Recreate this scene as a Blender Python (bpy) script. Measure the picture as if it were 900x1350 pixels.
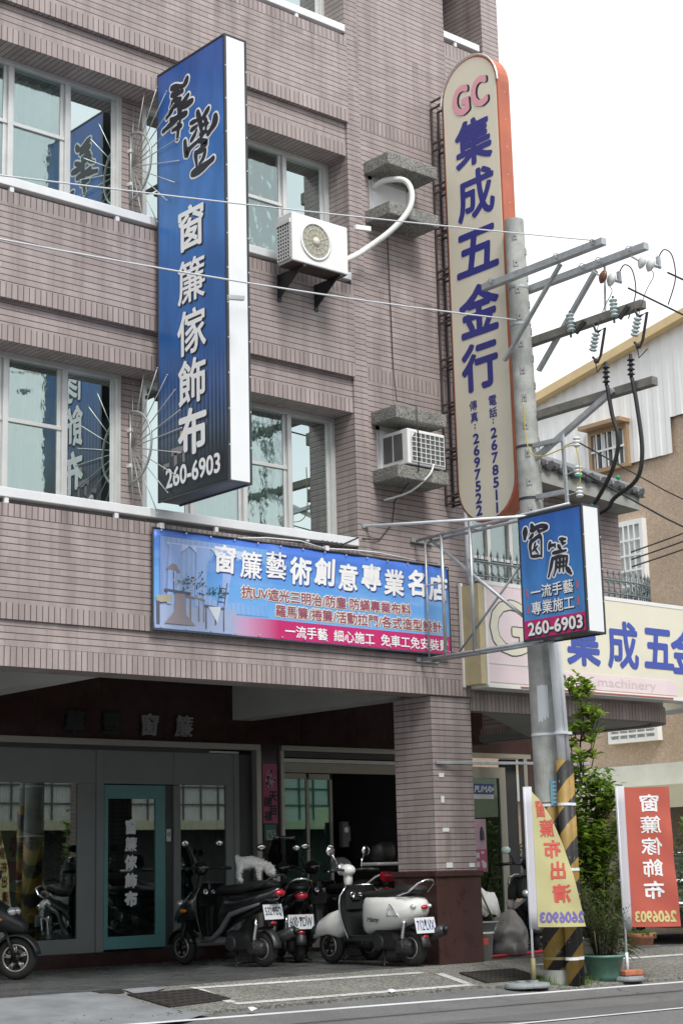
import bpy, math, random
from math import sin, cos, pi, radians, sqrt, atan2
from mathutils import Vector, Matrix
random.seed(7)
sc = bpy.context.scene
for o in list(bpy.data.objects): bpy.data.objects.remove(o)

# ------------------------------------------------------------ camera
YAW, PITCH, ROLL = 0.71949059, 0.21081282, -0.02551752
fw = Vector((sin(YAW)*cos(PITCH), cos(YAW)*cos(PITCH), sin(PITCH)))
rt = Vector((cos(YAW), -sin(YAW), 0)); up = rt.cross(fw)
r2 = rt*cos(ROLL)+up*sin(ROLL); u2 = -rt*sin(ROLL)+up*cos(ROLL)
cd = bpy.data.cameras.new('camera'); cam = bpy.data.objects.new('camera', cd); sc.collection.objects.link(cam)
m = Matrix((r2, u2, -fw)).transposed().to_4x4(); m.translation = (0, 0, 1.125); cam.matrix_world = m
cd.sensor_fit = 'VERTICAL'; cd.sensor_height = 36; cd.lens = 2194.677/1350*36; cd.clip_end = 2000
sc.camera = cam
# ------------------------------------------------------------ sky, sun, exposure
SUN_EL, SUN_AZ = radians(52), radians(196)      # azimuth clockwise from +Y
w = bpy.data.worlds.new('World'); sc.world = w; w.use_nodes = True
nt = w.node_tree; bg = nt.nodes['Background']; bg.inputs['Strength'].default_value = 0.1
sky = nt.nodes.new('ShaderNodeTexSky'); sky.sky_type = 'NISHITA'; sky.sun_disc = False
sky.sun_elevation = SUN_EL; sky.sun_rotation = SUN_AZ
tc = nt.nodes.new('ShaderNodeTexCoord'); ns = nt.nodes.new('ShaderNodeTexNoise')
ns.inputs['Scale'].default_value = 3.0; ns.inputs['Detail'].default_value = 6; ns.inputs['Roughness'].default_value = .55
rp = nt.nodes.new('ShaderNodeValToRGB'); rp.color_ramp.elements[0].position = .30; rp.color_ramp.elements[1].position = .52
rp.color_ramp.elements[0].color = (.66, .66, .66, 1); rp.color_ramp.elements[1].color = (.97, .97, .97, 1)
mx = nt.nodes.new('ShaderNodeMix'); mx.data_type = 'RGBA'
n2 = nt.nodes.new('ShaderNodeTexNoise'); n2.inputs['Scale'].default_value = 5; n2.inputs['Detail'].default_value = 7; nt.links.new(tc.outputs['Generated'], n2.inputs['Vector'])
r2_ = nt.nodes.new('ShaderNodeValToRGB'); r2_.color_ramp.elements[0].position = .36; r2_.color_ramp.elements[1].position = .62
r2_.color_ramp.elements[0].color = (.80, .835, .87, 1); r2_.color_ramp.elements[1].color = (1, 1, 1, 1); nt.links.new(n2.outputs['Fac'], r2_.inputs['Fac'])
sk = nt.nodes.new('ShaderNodeVectorMath'); sk.operation = 'SCALE'; sk.inputs['Scale'].default_value = 6.6; nt.links.new(r2_.outputs['Color'], sk.inputs[0]); nt.links.new(sk.outputs[0], mx.inputs[7])
nt.links.new(tc.outputs['Generated'], ns.inputs['Vector']); nt.links.new(ns.outputs['Fac'], rp.inputs['Fac'])
nt.links.new(rp.outputs['Color'], mx.inputs[0]); nt.links.new(sky.outputs['Color'], mx.inputs[6]); nt.links.new(mx.outputs[2], bg.inputs['Color'])
sl = bpy.data.lights.new('sun', 'SUN'); sl.energy = 1.5; sl.angle = radians(20); sl.color = (1, .96, .9)
so = bpy.data.objects.new('sun', sl); sc.collection.objects.link(so)
sd = Vector((sin(SUN_AZ)*cos(SUN_EL), cos(SUN_AZ)*cos(SUN_EL), sin(SUN_EL)))
so.rotation_euler = sd.to_track_quat('Z', 'Y').to_euler(); so.location = (0, -5, 30)
sc.view_settings.view_transform = 'Standard'; sc.view_settings.look = 'None'; sc.view_settings.exposure = 1.1; sc.view_settings.gamma = 1
sc.cycles.max_bounces = 8; sc.cycles.use_denoising = True

# ------------------------------------------------------------ materials
MATS = {}
def nodes(name):
    m = bpy.data.materials.new(name); m.use_nodes = True; MATS[name] = m
    return m, m.node_tree, m.node_tree.nodes['Principled BSDF']
def mathn(nt, op, a, b=None, c=None):
    n = nt.nodes.new('ShaderNodeMath'); n.operation = op
    for i, v in enumerate((a, b, c)):
        if v is None: continue
        if isinstance(v, (int, float)): n.inputs[i].default_value = v
        else: nt.links.new(v, n.inputs[i])
    return n.outputs[0]
def mixc(nt, f, a, b, mode='MIX'):
    n = nt.nodes.new('ShaderNodeMix'); n.data_type = 'RGBA'; n.blend_type = mode
    for k, v in ((0, f), (6, a), (7, b)):
        if isinstance(v, (int, float)): n.inputs[k].default_value = v
        elif isinstance(v, tuple): n.inputs[k].default_value = v if len(v) == 4 else (*v, 1)
        else: nt.links.new(v, n.inputs[k])
    return n.outputs[2]
def noise(nt, scale, detail=3, rough=.55, vec=None, out='Fac'):
    n = nt.nodes.new('ShaderNodeTexNoise'); n.inputs['Scale'].default_value = scale
    n.inputs['Detail'].default_value = detail; n.inputs['Roughness'].default_value = rough
    if vec is None:
        g = nt.nodes.new('ShaderNodeNewGeometry'); vec = g.outputs['Position']
    nt.links.new(vec, n.inputs['Vector']); return n.outputs[out]
def ramp(nt, f, stops):
    n = nt.nodes.new('ShaderNodeValToRGB'); nt.links.new(f, n.inputs[0])
    e = n.color_ramp.elements
    while len(e) < len(stops): e.new(.5)
    for k, (p, c) in enumerate(stops):
        e[k].position = p; e[k].color = (*c, 1) if not isinstance(c, (int, float)) else (c, c, c, 1)
    return n.outputs[0]
def bump(nt, bs, h, strength=.3, dist=.01):
    b = nt.nodes.new('ShaderNodeBump'); b.inputs['Strength'].default_value = strength; b.inputs['Distance'].default_value = dist
    nt.links.new(h, b.inputs['Height']); nt.links.new(b.outputs[0], bs.inputs['Normal'])
def mat(name, col, rough=.5, metal=0., var=.0, vscale=4., bmp=0., spec=None, coat=0.):
    m, nt, bs = nodes(name)
    bs.inputs['Base Color'].default_value = (*col, 1); bs.inputs['Roughness'].default_value = rough; bs.inputs['Metallic'].default_value = metal
    if spec is not None: bs.inputs['Specular IOR Level'].default_value = spec
    if coat: bs.inputs['Coat Weight'].default_value = coat; bs.inputs['Coat Roughness'].default_value = .05
    if var:
        n = noise(nt, vscale, 6, .65)
        f = ramp(nt, n, [(.32, 0.), (.68, 1.)])
        nt.links.new(mixc(nt, f, tuple(c*(1-var) for c in col), tuple(min(1, c*(1+var*.6)) for c in col)), bs.inputs['Base Color'])
        nt.links.new(mathn(nt, 'MULTIPLY_ADD', n, .25, rough-.12), bs.inputs['Roughness'])
        if bmp: bump(nt, bs, noise(nt, vscale*12, 4), bmp, .01)
    return m
def brick(name, soldier=False):
    m, nt, bs = nodes(name)
    g = nt.nodes.new('ShaderNodeNewGeometry'); sp = nt.nodes.new('ShaderNodeSeparateXYZ'); nt.links.new(g.outputs['Position'], sp.inputs[0])
    sn = nt.nodes.new('ShaderNodeSeparateXYZ'); nt.links.new(g.outputs['True Normal'], sn.inputs[0])
    X, Y, Z = sp.outputs
    ax = mathn(nt, 'GREATER_THAN', mathn(nt, 'ABSOLUTE', sn.outputs[0]), .7)
    az = mathn(nt, 'GREATER_THAN', mathn(nt, 'ABSOLUTE', sn.outputs[2]), .7)
    u = mathn(nt, 'ADD', mathn(nt, 'MULTIPLY', X, mathn(nt, 'SUBTRACT', 1, ax)), mathn(nt, 'MULTIPLY', Y, ax))
    v = mathn(nt, 'ADD', mathn(nt, 'MULTIPLY', Z, mathn(nt, 'SUBTRACT', 1, az)), mathn(nt, 'MULTIPLY', Y, az))
    if soldier: u, v = mathn(nt, 'MULTIPLY', v, 1.0), u
    cb = nt.nodes.new('ShaderNodeCombineXYZ'); nt.links.new(u, cb.inputs[0]); nt.links.new(v, cb.inputs[1])
    bt = nt.nodes.new('ShaderNodeTexBrick'); nt.links.new(cb.outputs[0], bt.inputs['Vector'])
    bt.inputs['Scale'].default_value = 1; bt.inputs['Brick Width'].default_value = 9 if soldier else .24; bt.inputs['Row Height'].default_value = .068
    bt.inputs['Mortar Size'].default_value = .0022; bt.inputs['Mortar Smooth'].default_value = .3; bt.inputs['Bias'].default_value = 0
    bt.inputs['Color1'].default_value = (.402, .348, .339, 1); bt.inputs['Color2'].default_value = (.342, .290, .282, 1); bt.inputs['Mortar'].default_value = (.25, .215, .21, 1)
    fr = mathn(nt, 'FRACT', mathn(nt, 'DIVIDE', v, .068))
    d = mathn(nt, 'ABSOLUTE', mathn(nt, 'SUBTRACT', fr, .5))            # .5 at the joint
    line = ramp(nt, d, [(.405, 0.), (.455, 1.)])
    c = bt.outputs['Color']
    sp1 = noise(nt, 170, 2, .7)
    c = mixc(nt, 1, c, ramp(nt, sp1, [(.3, .72), (.7, 1.22)]), 'MULTIPLY')
    st = noise(nt, .9, 5, .6)
    c = mixc(nt, 1, c, ramp(nt, st, [(.3, (.86, .85, .84)), (.7, (1.08, 1.06, 1.07))]), 'MULTIPLY')
    # rain streaks: long in z
    mp = nt.nodes.new('ShaderNodeMapping'); mp.inputs['Scale'].default_value = (5, 5, .35); nt.links.new(g.outputs['Position'], mp.inputs[0])
    stv = noise(nt, 1.3, 4, .6, mp.outputs[0])
    c = mixc(nt, 1, c, ramp(nt, stv, [(.33, .80), (.6, 1.05)]), 'MULTIPLY')
    # runs of grime below each storey's sill
    fz = mathn(nt, 'FRACT', mathn(nt, 'DIVIDE', mathn(nt, 'SUBTRACT', Z, 1.53), 3.3))
    mp2 = nt.nodes.new('ShaderNodeMapping'); mp2.inputs['Scale'].default_value = (6.5, 6.5, .25); nt.links.new(g.outputs['Position'], mp2.inputs[0])
    run = mathn(nt, 'MULTIPLY', ramp(nt, noise(nt, 1.0, 3, .6, mp2.outputs[0]), [(.50, 0.), (.68, 1.)]), ramp(nt, fz, [(.70, 0.), (.98, .55)]))
    c = mixc(nt, run, c, (.10, .085, .08))
    c = mixc(nt, mathn(nt, 'MULTIPLY', line, .93), c, (.075, .058, .055))
    nt.links.new(c, bs.inputs['Base Color']); bs.inputs['Roughness'].default_value = .62
    h = mathn(nt, 'SUBTRACT', mathn(nt, 'MULTIPLY', sp1, .15), line); bump(nt, bs, h, .6, .006)
    return m
brick('brick'); brick('soldier', True)
def speckle(name, a, b, scale, rough=.8, bm=.5, c=None, big=.8, crack=0):
    m, nt, bs = nodes(name)
    vo = nt.nodes.new('ShaderNodeTexVoronoi'); vo.inputs['Scale'].default_value = scale
    g = nt.nodes.new('ShaderNodeNewGeometry'); nt.links.new(g.outputs['Position'], vo.inputs['Vector'])
    sp = nt.nodes.new('ShaderNodeSeparateColor'); nt.links.new(vo.outputs['Color'], sp.inputs[0])
    col = ramp(nt, sp.outputs[0], [(.15, a), (.85, b)] if c is None else [(.1, a), (.6, b), (.95, c)])
    col = mixc(nt, 1, col, ramp(nt, noise(nt, big, 6, .65), [(.3, .72), (.7, 1.12)]), 'MULTIPLY')
    if crack:
        v2 = nt.nodes.new('ShaderNodeTexVoronoi'); v2.feature = 'DISTANCE_TO_EDGE'; v2.inputs['Scale'].default_value = crack
        va = nt.nodes.new('ShaderNodeVectorMath'); va.operation = 'MULTIPLY_ADD'; nn = noise(nt, 2.5, 5, .6, None, 'Color'); nt.links.new(nn, va.inputs[0]); va.inputs[1].default_value = (.5, .5, .5); nt.links.new(g.outputs['Position'], va.inputs[2]); nt.links.new(va.outputs[0], v2.inputs['Vector'])
        k = mathn(nt, 'MULTIPLY', ramp(nt, v2.outputs['Distance'], [(.004, 1.), (.014, 0.)]), ramp(nt, noise(nt, .7, 3), [(.48, 0.), (.6, .75)]))
        col = mixc(nt, k, col, (.03, .03, .03))
        col = mixc(nt, ramp(nt, noise(nt, 1.7, 6, .7), [(.6, 0.), (.72, .4)]), col, (.05, .05, .05))
    nt.links.new(col, bs.inputs['Base Color']); bs.inputs['Roughness'].default_value = rough
    bump(nt, bs, vo.outputs['Distance'], bm, .006)
    return m
speckle('ledge_stone', (.11, .11, .10), (.34, .34, .315), 95, .88, .3, big=2.5)
speckle('pebble', (.10, .10, .092), (.26, .26, .235), 55, .85, .5)
speckle('pebble_white', (.38, .38, .38), (.7, .7, .7), 60, .8, .4)
speckle('brown_render', (.42, .32, .235), (.46, .355, .265), 40, .9, .12, c=(.52, .42, .33), big=.4)
speckle('asphalt', (.11, .112, .115), (.19, .19, .192), 130, .85, .4, big=.5, crack=.9)
speckle('asphalt_dark', (.085, .086, .088), (.14, .14, .142), 130, .85, .4, big=.5)
speckle('concrete', (.30, .31, .31), (.40, .41, .405), 160, .9, .15, big=2.2)
mat('apron_concrete', (.20, .212, .225), .85, 0, .30, 2.2, .25)
mat('pole_concrete', (.39, .405, .385), .85, 0, .34, 3.5, .15)
mat('white_metal', (.78, .79, .79), .35, 0, .05, 3)
mat('white_panel', (.74, .77, .79), .3, 0, .05, 1.6)
mat('rail_white', (.72, .74, .76), .35, .0, .08, 2)
mat('alu', (.62, .63, .62), .35, .35, .08, 6)
mat('alu_dark', (.40, .42, .41), .4, .3, .1, 6)
mat('galv', (.46, .49, .51), .45, .55, .2, 9)
mat('dark_steel', (.05, .05, .055), .5, .3, .2, 9)
mat('rust_steel', (.075, .055, .05), .7, .1, .3, 12)
mat('black_frame', (.035, .038, .045), .4)
mat('cream_panel', (.72, .68, .56), .35, 0, .05, 1.2)
mat('orange_trim', (.46, .13, .07), .45, 0, .22, 2.5)
mat('pink_panel', (.80, .68, .71), .5, 0, .07, 1.5)
mat('cream_board', (.74, .72, .60), .5, 0, .05, 1.0)
mat('ochre_side', (.52, .45, .28), .5, 0, .2, 3)
mat('wood_arm', (.19, .185, .165), .85, 0, .3, 7, .3)
mat('porcelain', (.72, .74, .74), .15, 0, .05, 8)
mat('porcelain_brown', (.16, .07, .04), .2)
mat('poly_grey', (.42, .5, .5), .3, 0, .08, 10)
mat('black_rubber', (.016, .016, .017), .5, 0, .3, 14)
mat('tyre', (.018, .018, .019), .75, 0, .3, 12)
mat('black_gloss', (.012, .013, .015), .16, 0, 0, coat=.6)
mat('black_satin', (.022, .024, .026), .38, 0, .2, 9)
mat('black_seat', (.014, .014, .015), .55, 0, .2, 20)
mat('grey_plastic', (.09, .095, .1), .45, 0, .2, 9)
mat('scooter_white', (.72, .73, .71), .2, 0, .04, 4, coat=.5)
mat('chrome', (.75, .76, .78), .12, 1.)
mat('rim_silver', (.42, .41, .38), .3, .7, .15, 12)
mat('engine', (.016, .016, .017), .5, .2, .3, 15)
mat('red_lens', (.42, .012, .03), .12, 0, 0, coat=.5)
mat('amber_lens', (.6, .2, .02), .15)
mat('lamp_clear', (.72, .74, .76), .06, .5)
mat('mirror', (.8, .82, .84), .03, 1.)
mat('helmet_grey', (.20, .215, .22), .25, .1, .1, 8, coat=.6)
mat('plate_white', (.66, .70, .74), .4)
mat('ink', (.02, .022, .035), .5)
mat('ink_navy', (.035, .04, .24), .45)
mat('ink_blue', (.06, .10, .42), .45)
mat('ink_white', (.82, .83, .84), .45)
mat('ink_cream', (.78, .75, .62), .45)
mat('ink_pink', (.74, .36, .42), .45)
mat('ink_maroon', (.30, .08, .14), .5)
mat('ink_red', (.58, .10, .08), .5)
mat('red_edging', (.42, .12, .12), .5); mat('mirror_pale', (.50, .66, .60), .12)  # mirror_pale: pale green put on the shell in place of a reflection
mat('ink_grey', (.45, .47, .5), .5)
mat('ink_faint', (.62, .53, .52), .5)
mat('magenta', (.50, .018, .14), .5, 0, .06, 2)
mat('letter_steel', (.34, .36, .36), .35, .6, .15, 14)
mat('letter_dark', (.035, .04, .042), .35, .4)
mat('maroon_granite', (.047, .024, .024), .14, 0, .25, 5)
mat('plinth_granite', (.060, .030, .027), .28, 0, .25, 4)
mat('shop_grey', (.20, .225, .225), .4, 0, .08, 2)
mat('shop_grey_dark', (.055, .06, .062), .4)
mat('teal_paint', (.12, .30, .31), .35, 0, .08, 3)
mat('steel_frame', (.40, .39, .36), .3, .5)
mat('beige_frame', (.42, .40, .34), .4, .1, .08, 5)
mat('ceiling_paint', (.35, .36, .345), .8, 0, .12, 1.2)
mat('beam_light', (.46, .46, .44), .8, 0, .12, 1.2)
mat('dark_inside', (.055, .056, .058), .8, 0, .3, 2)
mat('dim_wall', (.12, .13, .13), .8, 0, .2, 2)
mat('curtain_grey', (.60, .64, .62), .85, 0, .12, 3)
mat('drape_teal', (.10, .15, .15), .8, 0, .3, 6)
mat('poster_pink', (.52, .13, .25), .6, 0, .08, 9)
mat('poster_light', (.62, .42, .52), .6, 0, .1, 9)
mat('plate_green', (.04, .22, .15), .5)
mat('pole_tag', (.16, .42, .55), .5, 0, .08, 9)
mat('puma_blue', (.02, .08, .3), .4)
mat('clad_white', (.84, .85, .84), .5, 0, .06, .9)
mat('yellow_trim', (.66, .50, .26), .5, 0, .1, 3)
mat('wood_trim', (.36, .24, .13), .5, 0, .15, 6)
mat('pale_band', (.56, .58, .55), .7, 0, .12, 1.5)
mat('awning_cream', (.62, .59, .42), .7, 0, .1, 2)
mat('roof_tile', (.16, .17, .18), .22, .1, .2, 6)
mat('eave_concrete', (.30, .31, .29), .85, 0, .3, 3, .2)
mat('rail_iron', (.20, .24, .25), .5, .3, .1, 8)
mat('pvc', (.72, .76, .80), .35, 0, .1, 3)
mat('hose_white', (.74, .75, .74), .5, 0, .06, 6)
mat('cable_white', (.55, .57, .6), .5)
mat('cable_dark', (.03, .032, .035), .5)
mat('cable_yellow', (.5, .4, .05), .5)
mat('tape_green', (.02, .3, .16), .5)
mat('bucket_white', (.66, .68, .68), .4, 0, .06, 6)
mat('basin_grey', (.40, .44, .45), .45)
mat('cloth_white', (.70, .71, .71), .85, 0, .1, 9)
mat('pot_green', (.10, .23, .18), .45, 0, .25, 6)
mat('pot_stone', (.36, .36, .33), .8, 0, .2, 5, .2)
mat('terracotta', (.34, .15, .09), .8, 0, .2, 8)
mat('soil', (.05, .04, .03), .95, 0, .3, 15)
mat('red_brick', (.45, .16, .09), .85, 0, .35, 16, .3)
mat('base_grey', (.25, .28, .29), .55, 0, .15, 8)
mat('bamboo', (.24, .22, .11), .6, 0, .2, 8)
mat('bark', (.09, .075, .055), .9, 0, .3, 14, .3)
mat('fur', (.66, .66, .65), .95, 0, .12, 26)
mat('car_paint', (.018, .022, .03), .2, 0, 0, coat=.7)
mat('car_glass', (.02, .025, .03), .05)
mat('red_tube', (.5, .03, .05), .5)
mat('grate', (.055, .05, .047), .6, .4, .3, 10)
mat('grate_hole', (.008, .008, .008), .9)
mat('fan_dark', (.36, .35, .29), .6)
mat('cream_hub', (.62, .6, .5), .5)
mat('louver_dark', (.10, .11, .11), .6)
mat('opp_wall', (.62, .63, .62), .7, 0, .08, .8)
mat('opp_glass', (.05, .06, .065), .1)
mat('opp_dark', (.05, .05, .05), .8, 0, .3, .7)
mat('board_green', (.02, .26, .16), .5)
mat('pink_flower', (.55, .25, .35), .6)
mat('rust_stain', (.14, .06, .035), .9)
def leafmat(name, a, b, trans=.25):
    m, nt, bs = nodes(name)
    oi = noise(nt, 9, 2)
    nt.links.new(mixc(nt, ramp(nt, oi, [(.35, 0.), (.65, 1.)]), a, b), bs.inputs['Base Color'])
    bs.inputs['Roughness'].default_value = .35
    out = nt.nodes['Material Output']; tr = nt.nodes.new('ShaderNodeBsdfTranslucent'); tr.inputs[0].default_value = (b[0]*1.3, b[1]*1.5, b[2], 1)
    ms = nt.nodes.new('ShaderNodeMixShader'); ms.inputs[0].default_value = trans
    nt.links.new(bs.outputs[0], ms.inputs[1]); nt.links.new(tr.outputs[0], ms.inputs[2]); nt.links.new(ms.outputs[0], out.inputs[0])
leafmat('leaf', (.055, .11, .022), (.14, .22, .04), .35); leafmat('leaf_young', (.20, .31, .04), (.30, .38, .07), .4)
leafmat('leaf_dark', (.02, .05, .015), (.05, .10, .03)); leafmat('leaf_thin', (.06, .10, .035), (.12, .15, .06))
def glass(name, tint, refl, base, refl_col, ripple=0., rough=.0):
    m, nt, bs = nodes(name); out = nt.nodes['Material Output']; nt.nodes.remove(bs)
    tr = nt.nodes.new('ShaderNodeBsdfTransparent'); tr.inputs[0].default_value = (*tint, 1)
    gl = nt.nodes.new('ShaderNodeBsdfGlossy'); gl.inputs['Color'].default_value = (*refl_col, 1); gl.inputs['Roughness'].default_value = rough
    fr = nt.nodes.new('ShaderNodeFresnel'); fr.inputs[0].default_value = 1.5
    f = mathn(nt, 'MINIMUM', mathn(nt, 'MULTIPLY_ADD', fr.outputs[0], refl, base), 1.)
    if ripple:
        b = nt.nodes.new('ShaderNodeBump'); b.inputs['Strength'].default_value = ripple; b.inputs['Distance'].default_value = .02
        g = nt.nodes.new('ShaderNodeNewGeometry'); mp = nt.nodes.new('ShaderNodeMapping'); mp.inputs['Scale'].default_value = (1.6, 1, 1); nt.links.new(g.outputs['Position'], mp.inputs[0])
        nn = noise(nt, 5, 3, .5, mp.outputs[0]); nt.links.new(nn, b.inputs['Height']); nt.links.new(b.outputs[0], gl.inputs['Normal'])
    ms = nt.nodes.new('ShaderNodeMixShader'); nt.links.new(f, ms.inputs[0]); nt.links.new(tr.outputs[0], ms.inputs[1]); nt.links.new(gl.outputs[0], ms.inputs[2])
    nt.links.new(ms.outputs[0], out.inputs[0])
glass('glass_film', (.80, .89, .86), .7, .26, (.83, .93, .91), .08)
glass('glass_clear_teal', (.26, .36, .37), .8, .60, (.84, .97, .95))
glass('glass_shop', (.66, .72, .70), 1., .14, (.85, .92, .90))
glass('glass_green', (.35, .62, .55), 1., .12, (.75, .98, .9))
glass('screen_smoke', (.35, .36, .36), 1., .03, (1, 1, 1))
bm_ = mat('bag_film', (.30, .285, .28), .32, 0); bm_.node_tree.nodes['Principled BSDF'].inputs['Alpha'].default_value = .72
# printed blue face: gradient along z and soft vertical drapes near its foot
def blueface(name, z0, z1, y0, y1, curtain=True):
    m, nt, bs = nodes(name)
    g = nt.nodes.new('ShaderNodeNewGeometry'); sp = nt.nodes.new('ShaderNodeSeparateXYZ'); nt.links.new(g.outputs['Position'], sp.inputs[0])
    t = mathn(nt, 'DIVIDE', mathn(nt, 'SUBTRACT', sp.outputs[2], z0), z1-z0)
    if curtain:
        col = ramp(nt, t, [(0, (.006, .008, .012)), (.10, (.012, .018, .034)), (.22, (.03, .075, .21)), (.34, (.022, .105, .32)), (.60, (.045, .17, .47)), (.80, (.045, .155, .44)), (1., (.03, .09, .33))])
    else:
        col = ramp(nt, t, [(0, (.07, .22, .5)), (.35, (.05, .2, .5)), (1., (.03, .1, .36))])
    mp = nt.nodes.new('ShaderNodeMapping'); mp.inputs['Scale'].default_value = (3, 3, .8); nt.links.new(g.outputs['Position'], mp.inputs[0])
    col = mixc(nt, 1, col, ramp(nt, noise(nt, 1.6, 3, .5, mp.outputs[0]), [(.3, .85), (.75, 1.35)]), 'MULTIPLY')
    if curtain:
        wv = mathn(nt, 'SINE', mathn(nt, 'MULTIPLY', sp.outputs[1], 95))
        a = ramp(nt, t, [(.06, 0.), (.13, .5), (.22, .45), (.33, 0.)])
        k = mathn(nt, 'MULTIPLY', a, mathn(nt, 'GREATER_THAN', wv, .2))
        col = mixc(nt, mathn(nt, 'MULTIPLY', k, .35), col, (.42, .5, .62))
    nt.links.new(col, bs.inputs['Base Color']); bs.inputs['Roughness'].default_value = .3
blueface('blue_face', 4.96, 9.88, 13, 14.25); blueface('blue_face_small', 3.78, 4.97, 11.7, 12.6, False)
def bannerface():
    m, nt, bs = nodes('banner_face')
    g = nt.nodes.new('ShaderNodeNewGeometry'); sp = nt.nodes.new('ShaderNodeSeparateXYZ'); nt.links.new(g.outputs['Position'], sp.inputs[0])
    t = mathn(nt, 'DIVIDE', mathn(nt, 'SUBTRACT', sp.outputs[2], 3.62), 1.07)
    col = ramp(nt, t, [(.2, (.17, .42, .78)), (.55, (.12, .34, .74)), (1., (.05, .15, .58))])
    mp = nt.nodes.new('ShaderNodeMapping'); mp.inputs['Scale'].default_value = (.6, 1, 3); nt.links.new(g.outputs['Position'], mp.inputs[0])
    col = mixc(nt, ramp(nt, noise(nt, 2.2, 4, .6, mp.outputs[0]), [(.5, 0.), (.8, .35)]), col, (.45, .62, .85))
    nt.links.new(col, bs.inputs['Base Color']); bs.inputs['Roughness'].default_value = .45
    bump(nt, bs, noise(nt, 2.5, 2), .25, .03)
bannerface()
def magfade():
    m, nt, bs = nodes('magenta_fade')
    g = nt.nodes.new('ShaderNodeNewGeometry'); sp = nt.nodes.new('ShaderNodeSeparateXYZ'); nt.links.new(g.outputs['Position'], sp.inputs[0])
    t = mathn(nt, 'DIVIDE', mathn(nt, 'SUBTRACT', sp.outputs[0], 10.85), .7)
    nt.links.new(ramp(nt, t, [(0, (.36, .42, .60)), (.35, (.55, .30, .50)), (1., (.52, .02, .15))]), bs.inputs['Base Color']); bs.inputs['Roughness'].default_value = .5
magfade()
def drapeface():
    m, nt, bs = nodes('drape_print')
    g = nt.nodes.new('ShaderNodeNewGeometry'); sp = nt.nodes.new('ShaderNodeSeparateXYZ'); nt.links.new(g.outputs['Position'], sp.inputs[0])
    wv = mathn(nt, 'SINE', mathn(nt, 'MULTIPLY', mathn(nt, 'ADD', sp.outputs[0], mathn(nt, 'MULTIPLY', noise(nt, 5, 3), .09)), 95))
    t = mathn(nt, 'DIVIDE', mathn(nt, 'SUBTRACT', sp.outputs[0], 9.9), 1.6)
    col = ramp(nt, t, [(0., (.12, .20, .50)), (.12, (.36, .48, .76)), (.45, (.28, .44, .76)), (.72, (.22, .42, .75)), (1., (.15, .38, .76))])
    col = mixc(nt, mathn(nt, 'MULTIPLY', mathn(nt, 'MULTIPLY_ADD', wv, .5, .5), .3), col, (.12, .25, .55))
    nt.links.new(col, bs.inputs['Base Color']); bs.inputs['Roughness'].default_value = .45
drapeface()
mat('print_floor', (.34, .42, .62), .5, 0, .1, 4); mat('print_table', (.26, .23, .26), .5); mat('print_dark', (.09, .10, .14), .5)
mat('print_green', (.03, .09, .07), .5, 0, .4, 20); mat('print_chair', (.26, .20, .16), .5); mat('print_cloth', (.6, .64, .7), .5); mat('print_flower', (.6, .42, .15), .5); mat('print_sheer', (.50, .62, .85), .5); mat('print_sheer_blue', (.30, .44, .78), .5); mat('print_cushion', (.40, .36, .26), .5)
def stripes(name, k):
    m, nt, bs = nodes(name)
    g = nt.nodes.new('ShaderNodeNewGeometry'); sp = nt.nodes.new('ShaderNodeSeparateXYZ'); nt.links.new(g.outputs['Position'], sp.inputs[0])
    s = mathn(nt, 'ADD', sp.outputs[2], mathn(nt, 'MULTIPLY', mathn(nt, 'SUBTRACT', sp.outputs[1], mathn(nt, 'MULTIPLY', sp.outputs[0], .75)), k))
    s = mathn(nt, 'ADD', s, mathn(nt, 'MULTIPLY', noise(nt, 3, 2), .05))
    f = mathn(nt, 'FRACT', mathn(nt, 'DIVIDE', s, .46))
    b = ramp(nt, f, [(.5, 0.), (.515, 1.), (.985, 1.), (1., 0.)])
    col = mixc(nt, b, (.34, .215, .05), (.022, .022, .022))
    wear = ramp(nt, noise(nt, 14, 5, .7), [(.60, 0.), (.66, 1.)])
    col = mixc(nt, mathn(nt, 'MULTIPLY', wear, .75), col, (.34, .33, .29))
    col = mixc(nt, 1, col, ramp(nt, noise(nt, 4, 5), [(.3, .7), (.7, 1.1)]), 'MULTIPLY')
    nt.links.new(col, bs.inputs['Base Color']); bs.inputs['Roughness'].default_value = .55
stripes('stripe_paint', 1.0)
def tiles(name, a, b, sx, sy, rough, joint=(.02, .02, .02)):
    m, nt, bs = nodes(name)
    g = nt.nodes.new('ShaderNodeNewGeometry'); bt = nt.nodes.new('ShaderNodeTexBrick'); nt.links.new(g.outputs['Position'], bt.inputs['Vector'])
    bt.offset = 0; bt.inputs['Scale'].default_value = 1; bt.inputs['Brick Width'].default_value = sx; bt.inputs['Row Height'].default_value = sy
    bt.inputs['Mortar Size'].default_value = .004; bt.inputs['Color1'].default_value = (*a, 1); bt.inputs['Color2'].default_value = (*b, 1); bt.inputs['Mortar'].default_value = (*joint, 1)
    c = mixc(nt, 1, bt.outputs['Color'], ramp(nt, noise(nt, 2, 6, .7), [(.3, .7), (.7, 1.15)]), 'MULTIPLY')
    nt.links.new(c, bs.inputs['Base Color'])
    nt.links.new(ramp(nt, noise(nt, 3, 5, .7), [(.3, rough*.6), (.7, rough*1.5)]), bs.inputs['Roughness'])
tiles('floor_tile', (.10, .105, .105), (.125, .13, .13), .4, .4, .28)
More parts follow.
